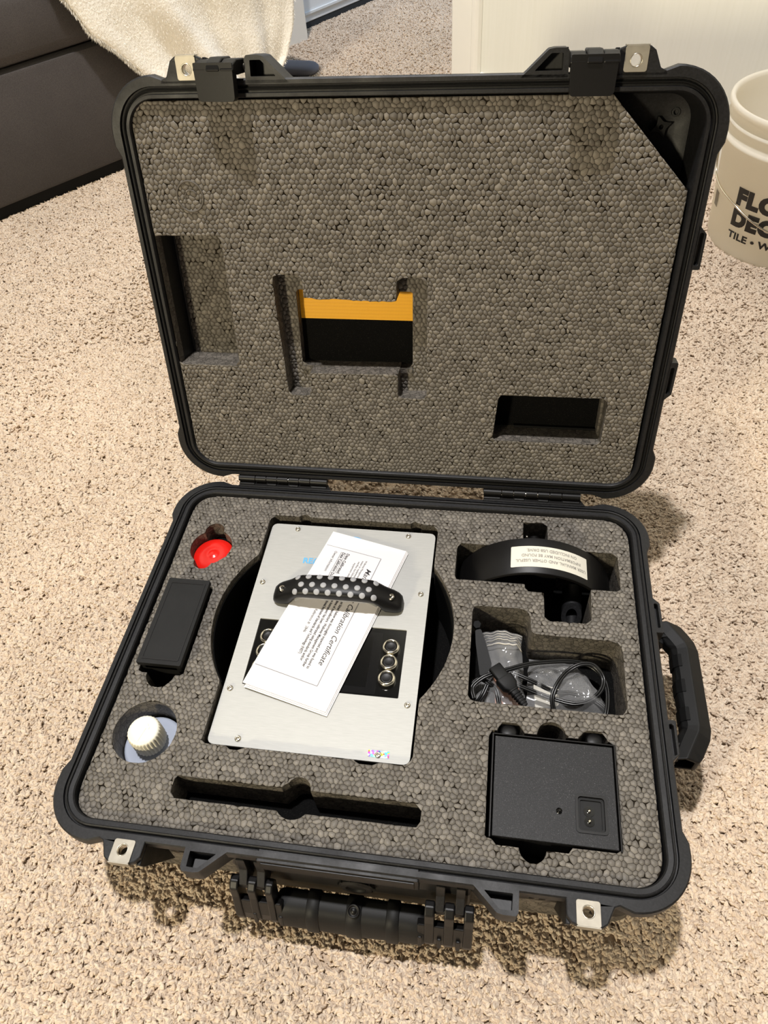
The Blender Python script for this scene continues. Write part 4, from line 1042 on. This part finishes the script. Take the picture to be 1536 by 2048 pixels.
# carry handle
def carry_handle():
    XC = -0.0635; YC = 0.0650
    stn = [(-0.0800, 0.0060, PZ+0.0075, PZ+0.0001), (-0.0785, 0.0100, PZ+0.0125, PZ), (-0.0745, 0.0125, PZ+0.0165, PZ), (-0.0690, 0.0135, PZ+0.0205, PZ), (-0.0600, 0.0140, PZ+0.0260, PZ), (-0.0565, 0.0140, PZ+0.0280, PZ+0.0040), (-0.0530, 0.0140, PZ+0.0300, PZ+0.0120), (-0.0470, 0.0142, PZ+0.0335, PZ+0.0180), (-0.0430, 0.0144, PZ+0.0352, PZ+0.0195),
           (-0.0250, 0.0148, PZ+0.0370, PZ+0.0205), (0.0, 0.0150, PZ+0.0376, PZ+0.0208)]
    stn = stn + [(-a, b, c, d) for a, b, c, d in reversed(stn[:-1])]
    L = []; prof = {}
    for x, hy, zt_, zb in stn:
        zc = (zt_+zb)/2; hz = (zt_-zb)/2; lp = []
        for i in range(24):
            a = 2*PI*i/24; c_, s_ = math.cos(a), math.sin(a); e = 0.7
            lp.append((XC+x, YC+math.copysign(abs(c_)**e, c_)*hy, zc+math.copysign(abs(s_)**e, s_)*hz))
        L.append(lp)
    m = MB(); m.loft(L, True, True, True)
    h = new_obj('carry_handle', m.mesh(fix=True), parent=dev, mat=M['smooth_black'], smooth=True)
    # wavy light grey insert under the grip
    m = MB(); L = []
    for i in range(49):
        t = i/48; x = -0.054+0.108*t; wv = 0.0010*math.cos(t*2*PI*5); e = min(1, min(t, 1-t)*7)
        zt_ = PZ+0.0120+0.0120*e; zb = PZ+0.0090+0.0095*e-wv; hy = 0.0120
        if t < 0.03 or t > 0.97: hy = 0.008
        L.append([(XC+x, YC-hy, zb+0.001), (XC+x, YC-hy-0.0012, zt_), (XC+x, YC+hy+0.0012, zt_), (XC+x, YC+hy, zb+0.001), (XC+x, YC+hy*0.6, zb), (XC+x, YC-hy*0.6, zb)])
    m.loft(L, True, True, True)
    new_obj('grip_insert', m.mesh(fix=True), parent=h, mat=M['grip_grey'], smooth=True)['label'] = 'wavy light grey finger grip'
    # dots
    def surf(x, a):
        # interpolate stations, angle a measured from the top
        for i in range(len(stn)-1):
            if stn[i][0] <= x <= stn[i+1][0]:
                t = (x-stn[i][0])/(stn[i+1][0]-stn[i][0]); hy, zt_, zb = [stn[i][k_]*(1-t)+stn[i+1][k_]*t for k_ in (1, 2, 3)]; break
        c_, s_ = math.sin(a), math.cos(a); e = 0.7
        return V((XC+x, YC+math.copysign(abs(c_)**e, c_)*hy, (zt_+zb)/2+math.copysign(abs(s_)**e, s_)*(zt_-zb)/2))
    for a0, n_, sh in [(-0.80, 8, 0.0), (-0.10, 7, 0.5), (0.52, 8, 0.0)]:
        for i in range(n_):
            x = -0.0478+0.01365*(i+sh)
            if a0 < 0: x += 0.0
            p = surf(x, a0); px = surf(x+0.0005, a0)-p; pa = surf(x, a0+0.05)-surf(x, a0-0.05)
            nn = px.cross(pa).normalized()
            if nn.z < 0: nn = -nn
            q = nn.to_track_quat('Z', 'Y').to_matrix().to_4x4()
            fr = Matrix.Translation(p) @ q
            new_obj('grip_dot', MB().lathe([(0.0036, -0.0012), (0.0036, 0.0005), (0.0030, 0.0009), (0.0, 0.0010)], (0, 0, 0), 20, fr).mesh(), parent=h, mat=M['grip_grey'], smooth=True)
    for sx in (-1, 1):
        x = sx*0.0675; zt_ = PZ+0.0218
        fr = Matrix.Translation((XC+x, YC-0.002, zt_-0.0022)) @ Matrix.Rotation(-sx*-0.45*-1, 4, 'Y')
        new_obj('screw_well', MB().lathe([(0.0054, 0.0012), (0.0052, -0.0005), (0.0, -0.0005)], (0, 0, 0.001), 28, fr).mesh(), parent=h, mat=M['rubber'], smooth=True)
        sc_ = hex_screw('socket_screw', 0, 0, 0.0014, h, 1.35, fr)
carry_handle()

# ------------------------------------------------------------------ folded certificate
def certificate():
    O = V((-0.0889, 0.1709)); e1 = V((-0.0623, -0.2273)); e2 = V((0.1001, -0.0244))
    ztop = PZ+0.0040
    def lift(s, t):
        # the fold springs open a little at the lower and right edges, kept down below the handle
        return ztop + 0.0038*math.exp(-((s-0.72)/0.36)**2)*max(0, 1-t)
    def pt(s, t, z=None): 
        q = O+e1*s+e2*t; return V((q.x, q.y, lift(s, t) if z is None else z))
    cert = thing('certificate', tuple(pt(0.5, 0.5, PZ)), 'white calibration certificate folded in thirds under the black carry handle', 'paper')
    def sheet(name, s0, s1, t0, t1, zf, th):
        n = 12; m = MB(); vs = []; fs = []
        for i in range(n+1):
            for j in range(n+1):
                s = s0+(s1-s0)*i/n; t = t0+(t1-t0)*j/n; q = pt(s, t, 0); vs.append((q.x, q.y, zf(s, t)))
        for i in range(n):
            for j in range(n): a = i*(n+1)+j; fs.append((a, a+n+1, a+n+2, a+1))
        m.add(vs, fs); o = new_obj(name, m.mesh(), parent=cert, mat=M['paper'])
        sd = o.modifiers.new('solid', 'SOLIDIFY'); sd.thickness = th; sd.offset = -1
        return o
    sheet('bottom_leaf', 0.004, 1.014, 0.030, 1.026, lambda s, t: max(PZ+0.0006, lift(s, t)-0.0022), 0.0003)
    sheet('middle_leaf', 0.000, 1.007, 0.045, 1.012, lambda s, t: max(PZ+0.0022, lift(s, t)-0.0011), 0.0003)
    top = sheet('top_leaf', 0.0, 1.0, 0.0, 1.0, lambda s, t: lift(s, t), 0.0003)
    EL, EW = e1.length, e2.length
    def line(a, b, wd=0.0006, mat='ink_grey'):
        A = V(a); B = V(b); d = V(((B.x-A.x)*EL, (B.y-A.y)*EW)); nn = V((-d.y, d.x)).normalized()*wd/2
        ns, nt = nn.x/EL, nn.y/EW; m = MB(); n = 14; vs = []
        for i in range(n+1):
            f = i/n; s = A.x+(B.x-A.x)*f; t = A.y+(B.y-A.y)*f
            for k_ in (-1, 1):
                q = pt(s+ns*k_, t+nt*k_); vs.append(q+V((0, 0, 0.00022)))
        m.add(vs, [(2*i, 2*i+2, 2*i+3, 2*i+1) for i in range(n)])
        new_obj('border_line', m.mesh(), parent=top, mat=M[mat])
    line((0.098, 0.02), (0.093, 0.750), 0.0006); line((0.093, 0.750), (0.895, 0.783), 0.0009); line((0.895, 0.783), (0.892, 0.02), 0.0009)
    def txt(body, s0, t0, s1, t1, size, shear=0, off=0.0, mat='ink', name='printed_text', base_ref=None):
        """baseline runs from (s0,t0) to (s1,t1); letters stand towards larger t"""
        me = text_mesh(body, 1.0, shear=shear, offset=off, res=2)
        xs = [v.co.x for v in me.vertices]; x0, x1 = min(xs), max(xs)
        def fn(x, y, z):
            f = (x-x0)/(x1-x0); s = s0+(s1-s0)*f; t = t0+(t1-t0)*f
            q = pt(s, t+y*size/EW); q.z += 0.0002; return q
        map_mesh(me, fn); new_obj(name, me, parent=top, mat=M[mat])
    txt('Manufacturer Calibration Certificate', 0.180, 0.648, 0.790, 0.676, 0.0100, shear=0.35, off=0.004, name='printed_title')
    txt('Walkway Management Group certifies that the', 0.132, 0.585, 0.395, 0.590, 0.0036)
    txt('meter or equipment described here complies', 0.140, 0.545, 0.395, 0.550, 0.0036)
    txt('verifies the following calibrated', 0.150, 0.505, 0.350, 0.510, 0.0036)
    txt('equipment with the', 0.165, 0.465, 0.290, 0.470, 0.0036)
    txt('instrument listed below was thoroughly inspected and was found to', 0.360, 0.555, 0.828, 0.575, 0.0050, off=0.018)
    txt('at the time of manufacture. Walkway Management Group further', 0.375, 0.500, 0.826, 0.520, 0.0050, off=0.018)
    txt('that the instrument has been calibrated using standards and/or', 0.385, 0.440, 0.800, 0.462, 0.0050, off=0.018)
    txt('the National Institute of Standards and Technology (NIST).', 0.395, 0.385, 0.770, 0.405, 0.0050, off=0.018)
    txt('Date Calibrated:', 0.120, 0.320, 0.262, 0.323, 0.0056, off=0.022)
    txt('Date Calibration Due:', 0.120, 0.258, 0.300, 0.264, 0.0056, off=0.022)
    line((0.120, 0.303), (0.262, 0.306), 0.0004, 'ink'); line((0.120, 0.244), (0.300, 0.249), 0.0004, 'ink')
    txt('Owner information:', 0.124, 0.160, 0.268, 0.166, 0.0052)
    txt('Reference #:  2846', 0.505, 0.318, 0.650, 0.326, 0.0052)
certificate()

# ------------------------------------------------------------------ things in the left pockets
red = tag(new_obj('red_cap', MB().lathe([(0.0, 0.127), (0.0255, 0.127), (0.0267, 0.1285), (0.0267, 0.1400), (0.0255, 0.1415), (0.0180, 0.1427), (0.0100, 0.1431), (0.0075, 0.1423), (0.0055, 0.1437), (0.0, 0.1445)], (-0.2450, 0.1288, 0), 48).mesh(fix=True), root=(-0.2450, 0.1288, 0.127), mat=M['red'], smooth=True),
          'glossy red disc lying in the small round foam pocket', 'disc')
sen = thing('sensor_box', (-0.25, 0.0085, 0.097), 'black rectangular box with flanged lid in the left foam pocket', 'box')
m = MB(); m.prism(rbox(-0.2745, -0.2255, -0.0490, 0.0640, 0.002, 3), 0.0972, 0.1635); new_obj('body', m.mesh(fix=True), parent=sen, mat=M['matte_black'], bevel=0.0008)
m = MB(); m.prism(rbox(-0.2765, -0.2235, -0.0508, 0.0678, 0.0012, 2), 0.1635, 0.1700)
lo = new_obj('lid', m.mesh(fix=True), parent=sen, mat=M['matte_black'], bevel=0.0008)
m = MB(); m.prism(rbox(-0.2725, -0.2275, -0.0455, 0.0625, 0.001, 1), 0.1700, 0.1705, [rbox(-0.2705, -0.2295, -0.0435, 0.0605, 0.0008, 1)])
new_obj('raised_border', m.mesh(fix=True), parent=lo, mat=M['smooth_black'])
m = MB(); m.prism(rbox(-0.2700, -0.2300, -0.0490, -0.0450, 0.001, 1), 0.1560, 0.1634); new_obj('end_clip', m.mesh(fix=True), parent=sen, mat=M['smooth_black'])
bot = thing('bottle', (-0.2430, -0.1250, 0.0822), 'milky plastic bottle with ribbed ivory screw cap standing in the round pocket', 'bottle')
BX, BYY = -0.2430, -0.1250
new_obj('body', MB().lathe([(0.0, 0.0822), (0.031, 0.0822), (0.0330, 0.085), (0.0332, 0.1200), (0.0322, 0.1235), (0.0290, 0.1255), (0.0160, 0.1290), (0.0150, 0.1310), (0.0150, 0.142), (0.0, 0.142)], (BX, BYY, 0), 48).mesh(fix=True), parent=bot, mat=M['bottle'], smooth=True)
m = MB(); L = []
def caploop(r, z, rib, n=120): return [(BX+(r+rib*(0.5+0.5*math.cos(30*2*PI*i/n)))*math.cos(2*PI*i/n), BYY+(r+rib*(0.5+0.5*math.cos(30*2*PI*i/n)))*math.sin(2*PI*i/n), z) for i in range(n)]
for r, z, rib in [(0.0168, 0.1330, 0.0008), (0.0170, 0.1345, 0.0014), (0.0168, 0.1575, 0.0014), (0.0168, 0.1596, 0.0004), (0.0162, 0.1608, 0), (0.0152, 0.1612, 0), (0.0146, 0.1606, 0), (0.0050, 0.1606, 0)]: L.append(caploop(r, z, rib))
m.loft(L, True, True, True)
cp = new_obj('screw_cap', m.mesh(fix=True), parent=bot, mat=M['cap'], angle=50); cp['label'] = 'ivory ribbed screw cap with a raised arrow'
fr = Matrix.Translation((BX, BYY, 0.1606)) @ Matrix.Rotation(rad(-15), 4, 'Z')
m = MB(); m.prism([(-0.0022, -0.0125), (0.0018, -0.0125), (0.0018, 0.0030), (0.0050, 0.0030), (0.0050, 0.0060), (0.0020, 0.0060), (0.0020, 0.0078), (-0.0030, 0.0078), (-0.0030, 0.0055), (-0.0055, 0.0055), (-0.0055, 0.0020), (-0.0022, 0.0020)], 0, 0.0005, fr=fr)
new_obj('raised_arrow', m.mesh(fix=True), parent=cp, mat=M['cap'])

# ------------------------------------------------------------------ charger box
chg = thing('power_supply', (0.191, -0.139, 0.102), 'black speckled metal power supply box with figure-eight inlet in the corner pocket', 'power supply')
m = MB(); inl = rbox(0.2135, 0.2385, -0.1740, -0.1420, 0.003, 4)
m.prism([(0.1318, -0.1885), (0.2500, -0.1885), (0.2500, -0.0885), (0.1318, -0.0885)], 0.1510, 0.1580, [inl])
new_obj('cover', m.mesh(fix=True), parent=chg, mat=M['charger'], bevel=0.0006)
m = MB(); m.box(0.1318, 0.2500, -0.1880, -0.0890, 0.1022, 0.1509); new_obj('body', m.mesh(), parent=chg, mat=M['charger'], bevel=0.0006)
for x0, x1 in ((0.1288, 0.1306), (0.2512, 0.2528)):
    new_obj('side_flange', MB().box(x0, x1, -0.1900, -0.0860, 0.1022, 0.1588).mesh(), parent=chg, mat=M['smooth_black'], bevel=0.0005)
new_obj('end_flange', MB().box(0.1288, 0.2528, -0.0872, -0.0858, 0.1022, 0.1588).mesh(), parent=chg, mat=M['smooth_black'], bevel=0.0005)
for x in (0.146, 0.234):
    new_obj('grommet', MB().lathe([(0.0085, 0.1300), (0.0090, 0.1500), (0.0070, 0.1515), (0.0, 0.1515)], (x, -0.0800, 0), 24).mesh(), parent=chg, mat=M['smooth_black'], smooth=True)
m = MB(); m.prism(inl, 0.1530, 0.1562, [rbox(0.2160, 0.2360, -0.1715, -0.1445, 0.0015, 3)], caps=(False, True)); m.prism(rbox(0.2155, 0.2365, -0.1720, -0.1440, 0.0015, 3), 0.1510, 0.1545, caps=(False, True))
io_ = new_obj('power_inlet', m.mesh(fix=True), parent=chg, mat=M['matte_black'], bevel=0.0004)
m = MB(); m.prism(rr(0.2260, -0.1580, 0.0150, 0.0185, 0.0035, 4), 0.1578, 0.1590, [rr(0.2260, -0.1580, 0.0125, 0.0160, 0.0030, 4)])
new_obj('inlet_bezel', m.mesh(fix=True), parent=io_, mat=M['smooth_black'], bevel=0.0005)
P8 = star_union((0.2242, -0.1593), [circ(0.2242, -0.1546, 0.0052, 24), circ(0.2242, -0.1642, 0.0048, 24)])
m = MB(); m.prism(P8, 0.1546, 0.1552); new_obj('inlet_socket', m.mesh(fix=True), parent=io_, mat=M['gloss_black'])
for y in (-0.1546, -0.1642):
    new_obj('contact_pin', MB().lathe([(0.0016, 0.1550), (0.0016, 0.1568), (0.0008, 0.1574), (0.0, 0.1574)], (0.2242, y, 0), 14).mesh(), parent=io_, mat=M['chrome'], smooth=True)
new_obj('indicator_light', MB().lathe([(0.0030, 0.1578), (0.0030, 0.1586), (0.0021, 0.1586), (0.0020, 0.1592), (0.0012, 0.1600), (0.0, 0.1602)], (0.1954, -0.1584, 0), 20).mesh(), parent=chg, mat=M['gloss_black'], smooth=True)

# ------------------------------------------------------------------ curved black arm with label
AC = (0.1745, 0.0, 0.0790); AR = 0.1005
arc = thing('curved_shoe', (0.1745, 0.135, 0.0722), 'curved black plastic arch with a white user manual label', 'instrument part')
def arcpt(a, r, y): return V((AC[0]+r*math.sin(a), y, AC[2]+r*math.cos(a)))
m = MB(); L = []
for i in range(61):
    a = rad(-79+158*i/60)
    L.append([arcpt(a, AR, 0.1618), arcpt(a, AR+0.0, 0.1610), arcpt(a, AR, 0.1098), arcpt(a, AR-0.0006, 0.1090), arcpt(a, AR-0.0040, 0.1090), arcpt(a, AR-0.0040, 0.1618)])
m.loft(L, True, True, True)
new_obj('arch', m.mesh(fix=True), parent=arc, mat=M['smooth_black'], angle=40)
def on_arc(x, y, z=0.0004):    # flat label coordinates (arc length from the top, y)
    return arcpt(x/AR, AR+z, y)
m = MB(); n = 24; vs = []
Pl = [(-0.0330, 0.1490, 0.1170), (0.0640, 0.1490, 0.1170)]
for i in range(n+1):
    x = -0.0330+0.0970*i/n
    for y in (0.1178, 0.1186, 0.1484, 0.1492):
        xx = x
        if y in (0.1178, 0.1492): xx = max(-0.0322, min(0.0632, x))
        vs.append(on_arc(xx, y, 0.0004))
m.add(vs, [(4*i+k_, 4*i+4+k_, 4*i+5+k_, 4*i+1+k_) for i in range(n) for k_ in range(3)])
lb = new_obj('label', m.mesh(), parent=arc, mat=M['label'], smooth=True); lb['label'] = 'white paper label with three lines of grey capitals'
for body, y0, xl, xr in [('USER MANUAL AND OTHER USEFUL', 0.1292, 0.0610, -0.0270), ('INFORMATION MAY BE FOUND', 0.1370, 0.0540, -0.0200), ('ON INCLUDED USB DRIVE.', 0.1448, 0.0485, -0.0140)]:
    me = text_mesh(body, 1.0, res=2, offset=0.012); xs = [v.co.x for v in me.vertices]; x0, x1 = min(xs), max(xs)
    map_mesh(me, lambda x, y, z: on_arc(xl+(xr-xl)*(x-x0)/(x1-x0), y0-y*0.0060, 0.0007), [x0+(x1-x0)*i/24 for i in range(1, 24)])
    new_obj('printed_text', me, parent=lb, mat=M['label_ink'])
new_obj('rear_stub', MB().tube([(0.1740, 0.1560, 0.1290), (0.1740, 0.2000, 0.1290)], 0.0085, 24).mesh(), parent=arc, mat=M['smooth_black'], angle=40)
new_obj('stub_screw', MB().tube([(0.1640, 0.1960, 0.1370), (0.1640, 0.2000, 0.1370)], 0.0018, 12).mesh(), parent=arc, mat=M['steel'], smooth=True)
# front tube with a bevelled end and a bore
fr = Matrix.Translation((0.2205, 0.0930, 0.1170)) @ Matrix.Rotation(rad(90), 4, 'X') @ Matrix.Rotation(rad(-3), 4, 'Y')
L = []
for k_, (zz, rr_) in enumerate([(-0.040, 0.0122), (0.0, 0.0122), (0.0, 0.0108), (0.0, 0.0068), (-0.0200, 0.0068)]):
    lp = []
    for i in range(36):
        a = 2*PI*i/36; x = rr_*math.cos(a); y = rr_*math.sin(a); z_ = zz
        if k_ in (1, 2, 3): z_ = -y*0.95
        lp.append((x, y, z_))
    L.append(lp)
m = MB(); m.loft(L, True, True, True, fr)
new_obj('front_tube', m.mesh(fix=True), parent=arc, mat=M['case'], angle=40)
new_obj('support_web', MB().box(0.1655, 0.2000, 0.1300, 0.1600, 0.0722, 0.1690).mesh(), parent=arc, mat=M['rubber'], bevel=0.001)

# ------------------------------------------------------------------ accessories pocket
PF = FT-0.062
def crumpled(name, outline, zf, root, label, seed, folds=9, amp=0.006, zipn=0, group=None, cat='bag', zgap=0.008):
    """clear bag: two crumpled films joined along their edge, built as one mesh"""
    nU, nV = 30, 30; m = MB()
    A, B, C_, D_ = [V(p) for p in outline]
    rows = {}
    for side in (0, 1):
        vs = []
        for j in range(nV+1):
            for i in range(nU+1):
                u, v = i/nU, j/nV
                p = A.lerp(B, u).lerp(D_.lerp(C_, u), v)
                e = min(u, 1-u, v, 1-v)*2; e = min(1, e*3)
                q = V((p.x*26+seed, p.y*26, seed*0.7)); 
                cr = (abs(noise.noise(q))*1.6-0.35)*amp + (abs(noise.noise(q*2.7+V((3, 1, side*5))))-0.2)*amp*0.9
                z = zf(u, v) + cr*(0.4+0.6*e) + (zgap*e if side else 0)
                x = p.x + 0.003*noise.noise(V((v*5, seed, u*2))); y = p.y + 0.003*noise.noise(V((u*5, seed+4, v*2)))
                vs.append((x, y, max(z, PF+0.0015)))
        fs = [(j*(nU+1)+i, j*(nU+1)+i+1, (j+1)*(nU+1)+i+1, (j+1)*(nU+1)+i) for j in range(nV) for i in range(nU)]
        if side == 0: fs = [tuple(reversed(f)) for f in fs]
        m.add(vs, fs)
        rows[side] = vs
    me = m.mesh(fix=True)
    t = thing(name, root, label, cat, group)
    new_obj('film', me, parent=t, mat=M['film'], smooth=True)
    if zipn:
        vs = rows[1]
        for k_ in range(zipn):
            j = 1+k_*1.5; j0 = int(j)
            pts = [V(vs[j0*(nU+1)+i])+V((0, -0.0022*(j-j0), 0.0006)) for i in range(0, nU+1)]
            new_obj('zip_ridge' if k_ < zipn-1 else 'zip_seal', MB().tube(pts, 0.00045 if k_ < zipn-1 else 0.0008, 6).mesh(), parent=t, mat=M['zip'], smooth=True)
    return t, rows
crumpled('zip_bag', [(0.112, 0.058), (0.160, 0.056), (0.166, -0.030), (0.118, -0.034)], lambda u, v: 0.106+0.012*math.sin(u*2.6)+0.010*(1-v)-0.002*v, (0.139, 0.012, PF),
         'clear zip bag with ridged closure holding copper-coloured part, beside the black cable tool', 1.3, zipn=5, zgap=0.010)
crumpled('plastic_bag', [(0.170, 0.036), (0.222, 0.032), (0.262, -0.010), (0.255, -0.042), (0.166, -0.044)][0:2]+[(0.262, -0.034), (0.166, -0.044)], lambda u, v: 0.103+0.010*math.sin(v*3.0)+0.005*u, (0.205, 0.0, PF),
         'crumpled clear plastic bag on the right of the accessories pocket', 5.1, amp=0.010, zgap=0.012)
crumpled('plastic_bag', [(0.104, 0.000), (0.120, -0.002), (0.132, -0.047), (0.104, -0.047)], lambda u, v: 0.106+0.004*v, (0.115, -0.026, PF),
         'small clear plastic bag in the near left corner of the accessories pocket', 9.1, amp=0.006, zgap=0.006)
m = MB(); m.prism(round_poly([(0.128, 0.012), (0.158, 0.006), (0.162, -0.030), (0.134, -0.040)], 0.006), PF+0.0006, PF+0.0085)
tag(new_obj('copper_part', m.mesh(fix=True), root=(0.146, -0.013, PF+0.0006), mat=M['copper'], bevel=0.002), 'copper-brown flat part showing through the zip bag', 'part')
m = MB(); m.prism(round_poly([(0.176, 0.006), (0.206, 0.002), (0.205, -0.020), (0.178, -0.026)], 0.004), PF+0.0006, PF+0.0060)
tag(new_obj('white_card', m.mesh(fix=True), root=(0.19, -0.01, PF+0.0006), mat=M['label'], bevel=0.0006), 'pale card showing through the crumpled bag on the right', 'card')
# black tool lying against the left wall
tool = thing('flat_tool', (0.1130, 0.028, 0.118), 'flat black tool with hexagonal end leaning in the pocket corner', 'tool')
d0, d1 = V((0.1062, 0.0570, 0.1360)), V((0.1215, 0.0000, 0.1180)); dr = (d1-d0).normalized(); sd = V((0.94, 0.26, 0.1)).normalized(); up = dr.cross(sd).normalized()
fr = Matrix(((sd.x, dr.x, up.x, d0.x), (sd.y, dr.y, up.y, d0.y), (sd.z, dr.z, up.z, d0.z), (0, 0, 0, 1)))
m = MB(); m.prism(round_poly([(-0.0035, 0.006), (0.0035, 0.006), (0.0060, 0.022), (0.0085, 0.060), (-0.0085, 0.060), (-0.0060, 0.022)], 0.002), -0.002, 0.003, fr=fr)
new_obj('shaft', m.mesh(fix=True), parent=tool, mat=M['matte_black'], bevel=0.0006)
m = MB(); m.prism([(0.0052*math.cos(rad(60*i)), 0.0052*math.sin(rad(60*i))) for i in range(6)], -0.003, 0.004, fr=fr)
new_obj('hexagonal_head', m.mesh(fix=True), parent=tool, mat=M['rubber'], bevel=0.0005)

# twin cord with its plug
cord = thing('power_cable', (0.180, -0.008, 0.120), 'coiled black twin-core power cable with moulded plug on the plastic bags', 'cable')
def zz(pts, zs): return [V((x, y, z)) for (x, y), z in zip(pts, zs)]
c1 = zz([(0.108, -0.033), (0.1050, -0.021), (0.112, -0.012), (0.123, -0.005), (0.145, 0.004), (0.171, 0.014), (0.204, 0.021), (0.223, 0.023), (0.239, 0.020), (0.252, 0.008), (0.2560, -0.012), (0.253, -0.036), (0.246, -0.043)],
        [.124, .127, .129, .131, .132, .132, .131, .129, .127, .125, .124, .122, .118])
c2 = zz([(0.198, -0.040), (0.1945, -0.025), (0.200, -0.008), (0.211, 0.008), (0.226, 0.0175), (0.241, 0.0175), (0.2510, 0.005), (0.248, -0.010), (0.236, -0.022), (0.219, -0.027), (0.199, -0.023), (0.178, -0.017), (0.154, -0.010), (0.142, -0.006)],
        [.120, .126, .130, .131, .134, .134, .130, .128, .126, .124, .122, .122, .124, .124])
c3 = zz([(0.142, 0.004), (0.152, 0.002), (0.172, -0.005), (0.197, -0.013), (0.219, -0.013), (0.237, -0.018), (0.251, -0.027), (0.258, -0.036)], [.126, .127, .126, .1215, .121, .121, .120, .117])
c4 = zz([(0.138, -0.042), (0.133, -0.018), (0.124, -0.011), (0.113, -0.007), (0.1055, -0.014), (0.1050, -0.027), (0.111, -0.034), (0.117, -0.027), (0.122, -0.014)], [.116, .119, .122, .123, .122, .120, .119, .123, .126])
for c in (c1, c2, c3, c4):
    P = smooth_path(c, 8)
    for sgn in (-1, 1):
        Q = []
        for i, p in enumerate(P):
            t = (P[min(i+1, len(P)-1)]-P[max(i-1, 0)]).normalized(); s_ = t.cross(V((0, 0, 1))).normalized()
            Q.append(p+s_*0.00125*sgn)
        new_obj('cord_core', MB().tube(Q, 0.00155, 10).mesh(), parent=cord, mat=M['cord'], smooth=True)
p0, p1 = V((0.1285, 0.0045, 0.1345)), V((0.1660, -0.0395, 0.1290)); dr = (p1-p0).normalized(); sd = dr.cross(V((0, 0, 1))).normalized(); up = sd.cross(dr)
fr = Matrix(((sd.x, dr.x, up.x, p0.x), (sd.y, dr.y, up.y, p0.y), (sd.z, dr.z, up.z, p0.z), (0, 0, 0, 1)))
def plugsec(y, hx, hz, e=0.6): 
    return [(math.copysign(abs(math.cos(a))**e, math.cos(a))*hx, y, math.copysign(abs(math.sin(a))**e, math.sin(a))*hz) for a in [2*PI*i/20 for i in range(20)]]
L = [plugsec(0.0, .0072, .0034, .4), plugsec(0.0010, .0078, .0040, .4), plugsec(0.016, .0078, .0040, .4), plugsec(0.0165, .0098, .0058, .35), plugsec(0.018, .0102, .0062, .35), plugsec(0.029, .0094, .0058, .4), plugsec(0.0335, .0060, .0048), plugsec(0.034, .0068, .0052), plugsec(0.0355, .0068, .0052), plugsec(0.036, .0055, .0042), plugsec(0.056, .0034, .0030)]
m = MB(); m.loft(L, True, True, True, fr)
pl = new_obj('plug', m.mesh(fix=True), parent=cord, mat=M['matte_black'], angle=45)
for i in range(5):
    y = 0.039+i*0.0032; h = 0.0054-i*0.0004
    new_obj('relief_ridge', MB().loft([plugsec(y, h, h*0.82), plugsec(y+0.0004, h+.0006, h*.82+.0006), plugsec(y+.0014, h+.0006, h*.82+.0006), plugsec(y+.0018, h, h*.82)], True, True, True, fr).mesh(), parent=pl, mat=M['matte_black'], smooth=True)
for sx in (-1, 1):
    new_obj('socket_slot', MB().box(sx*0.0045-0.0016, sx*0.0045+0.0016, -0.0004, 0.0002, -0.0016, 0.0016, fr).mesh(), parent=pl, mat=M['rubber'])
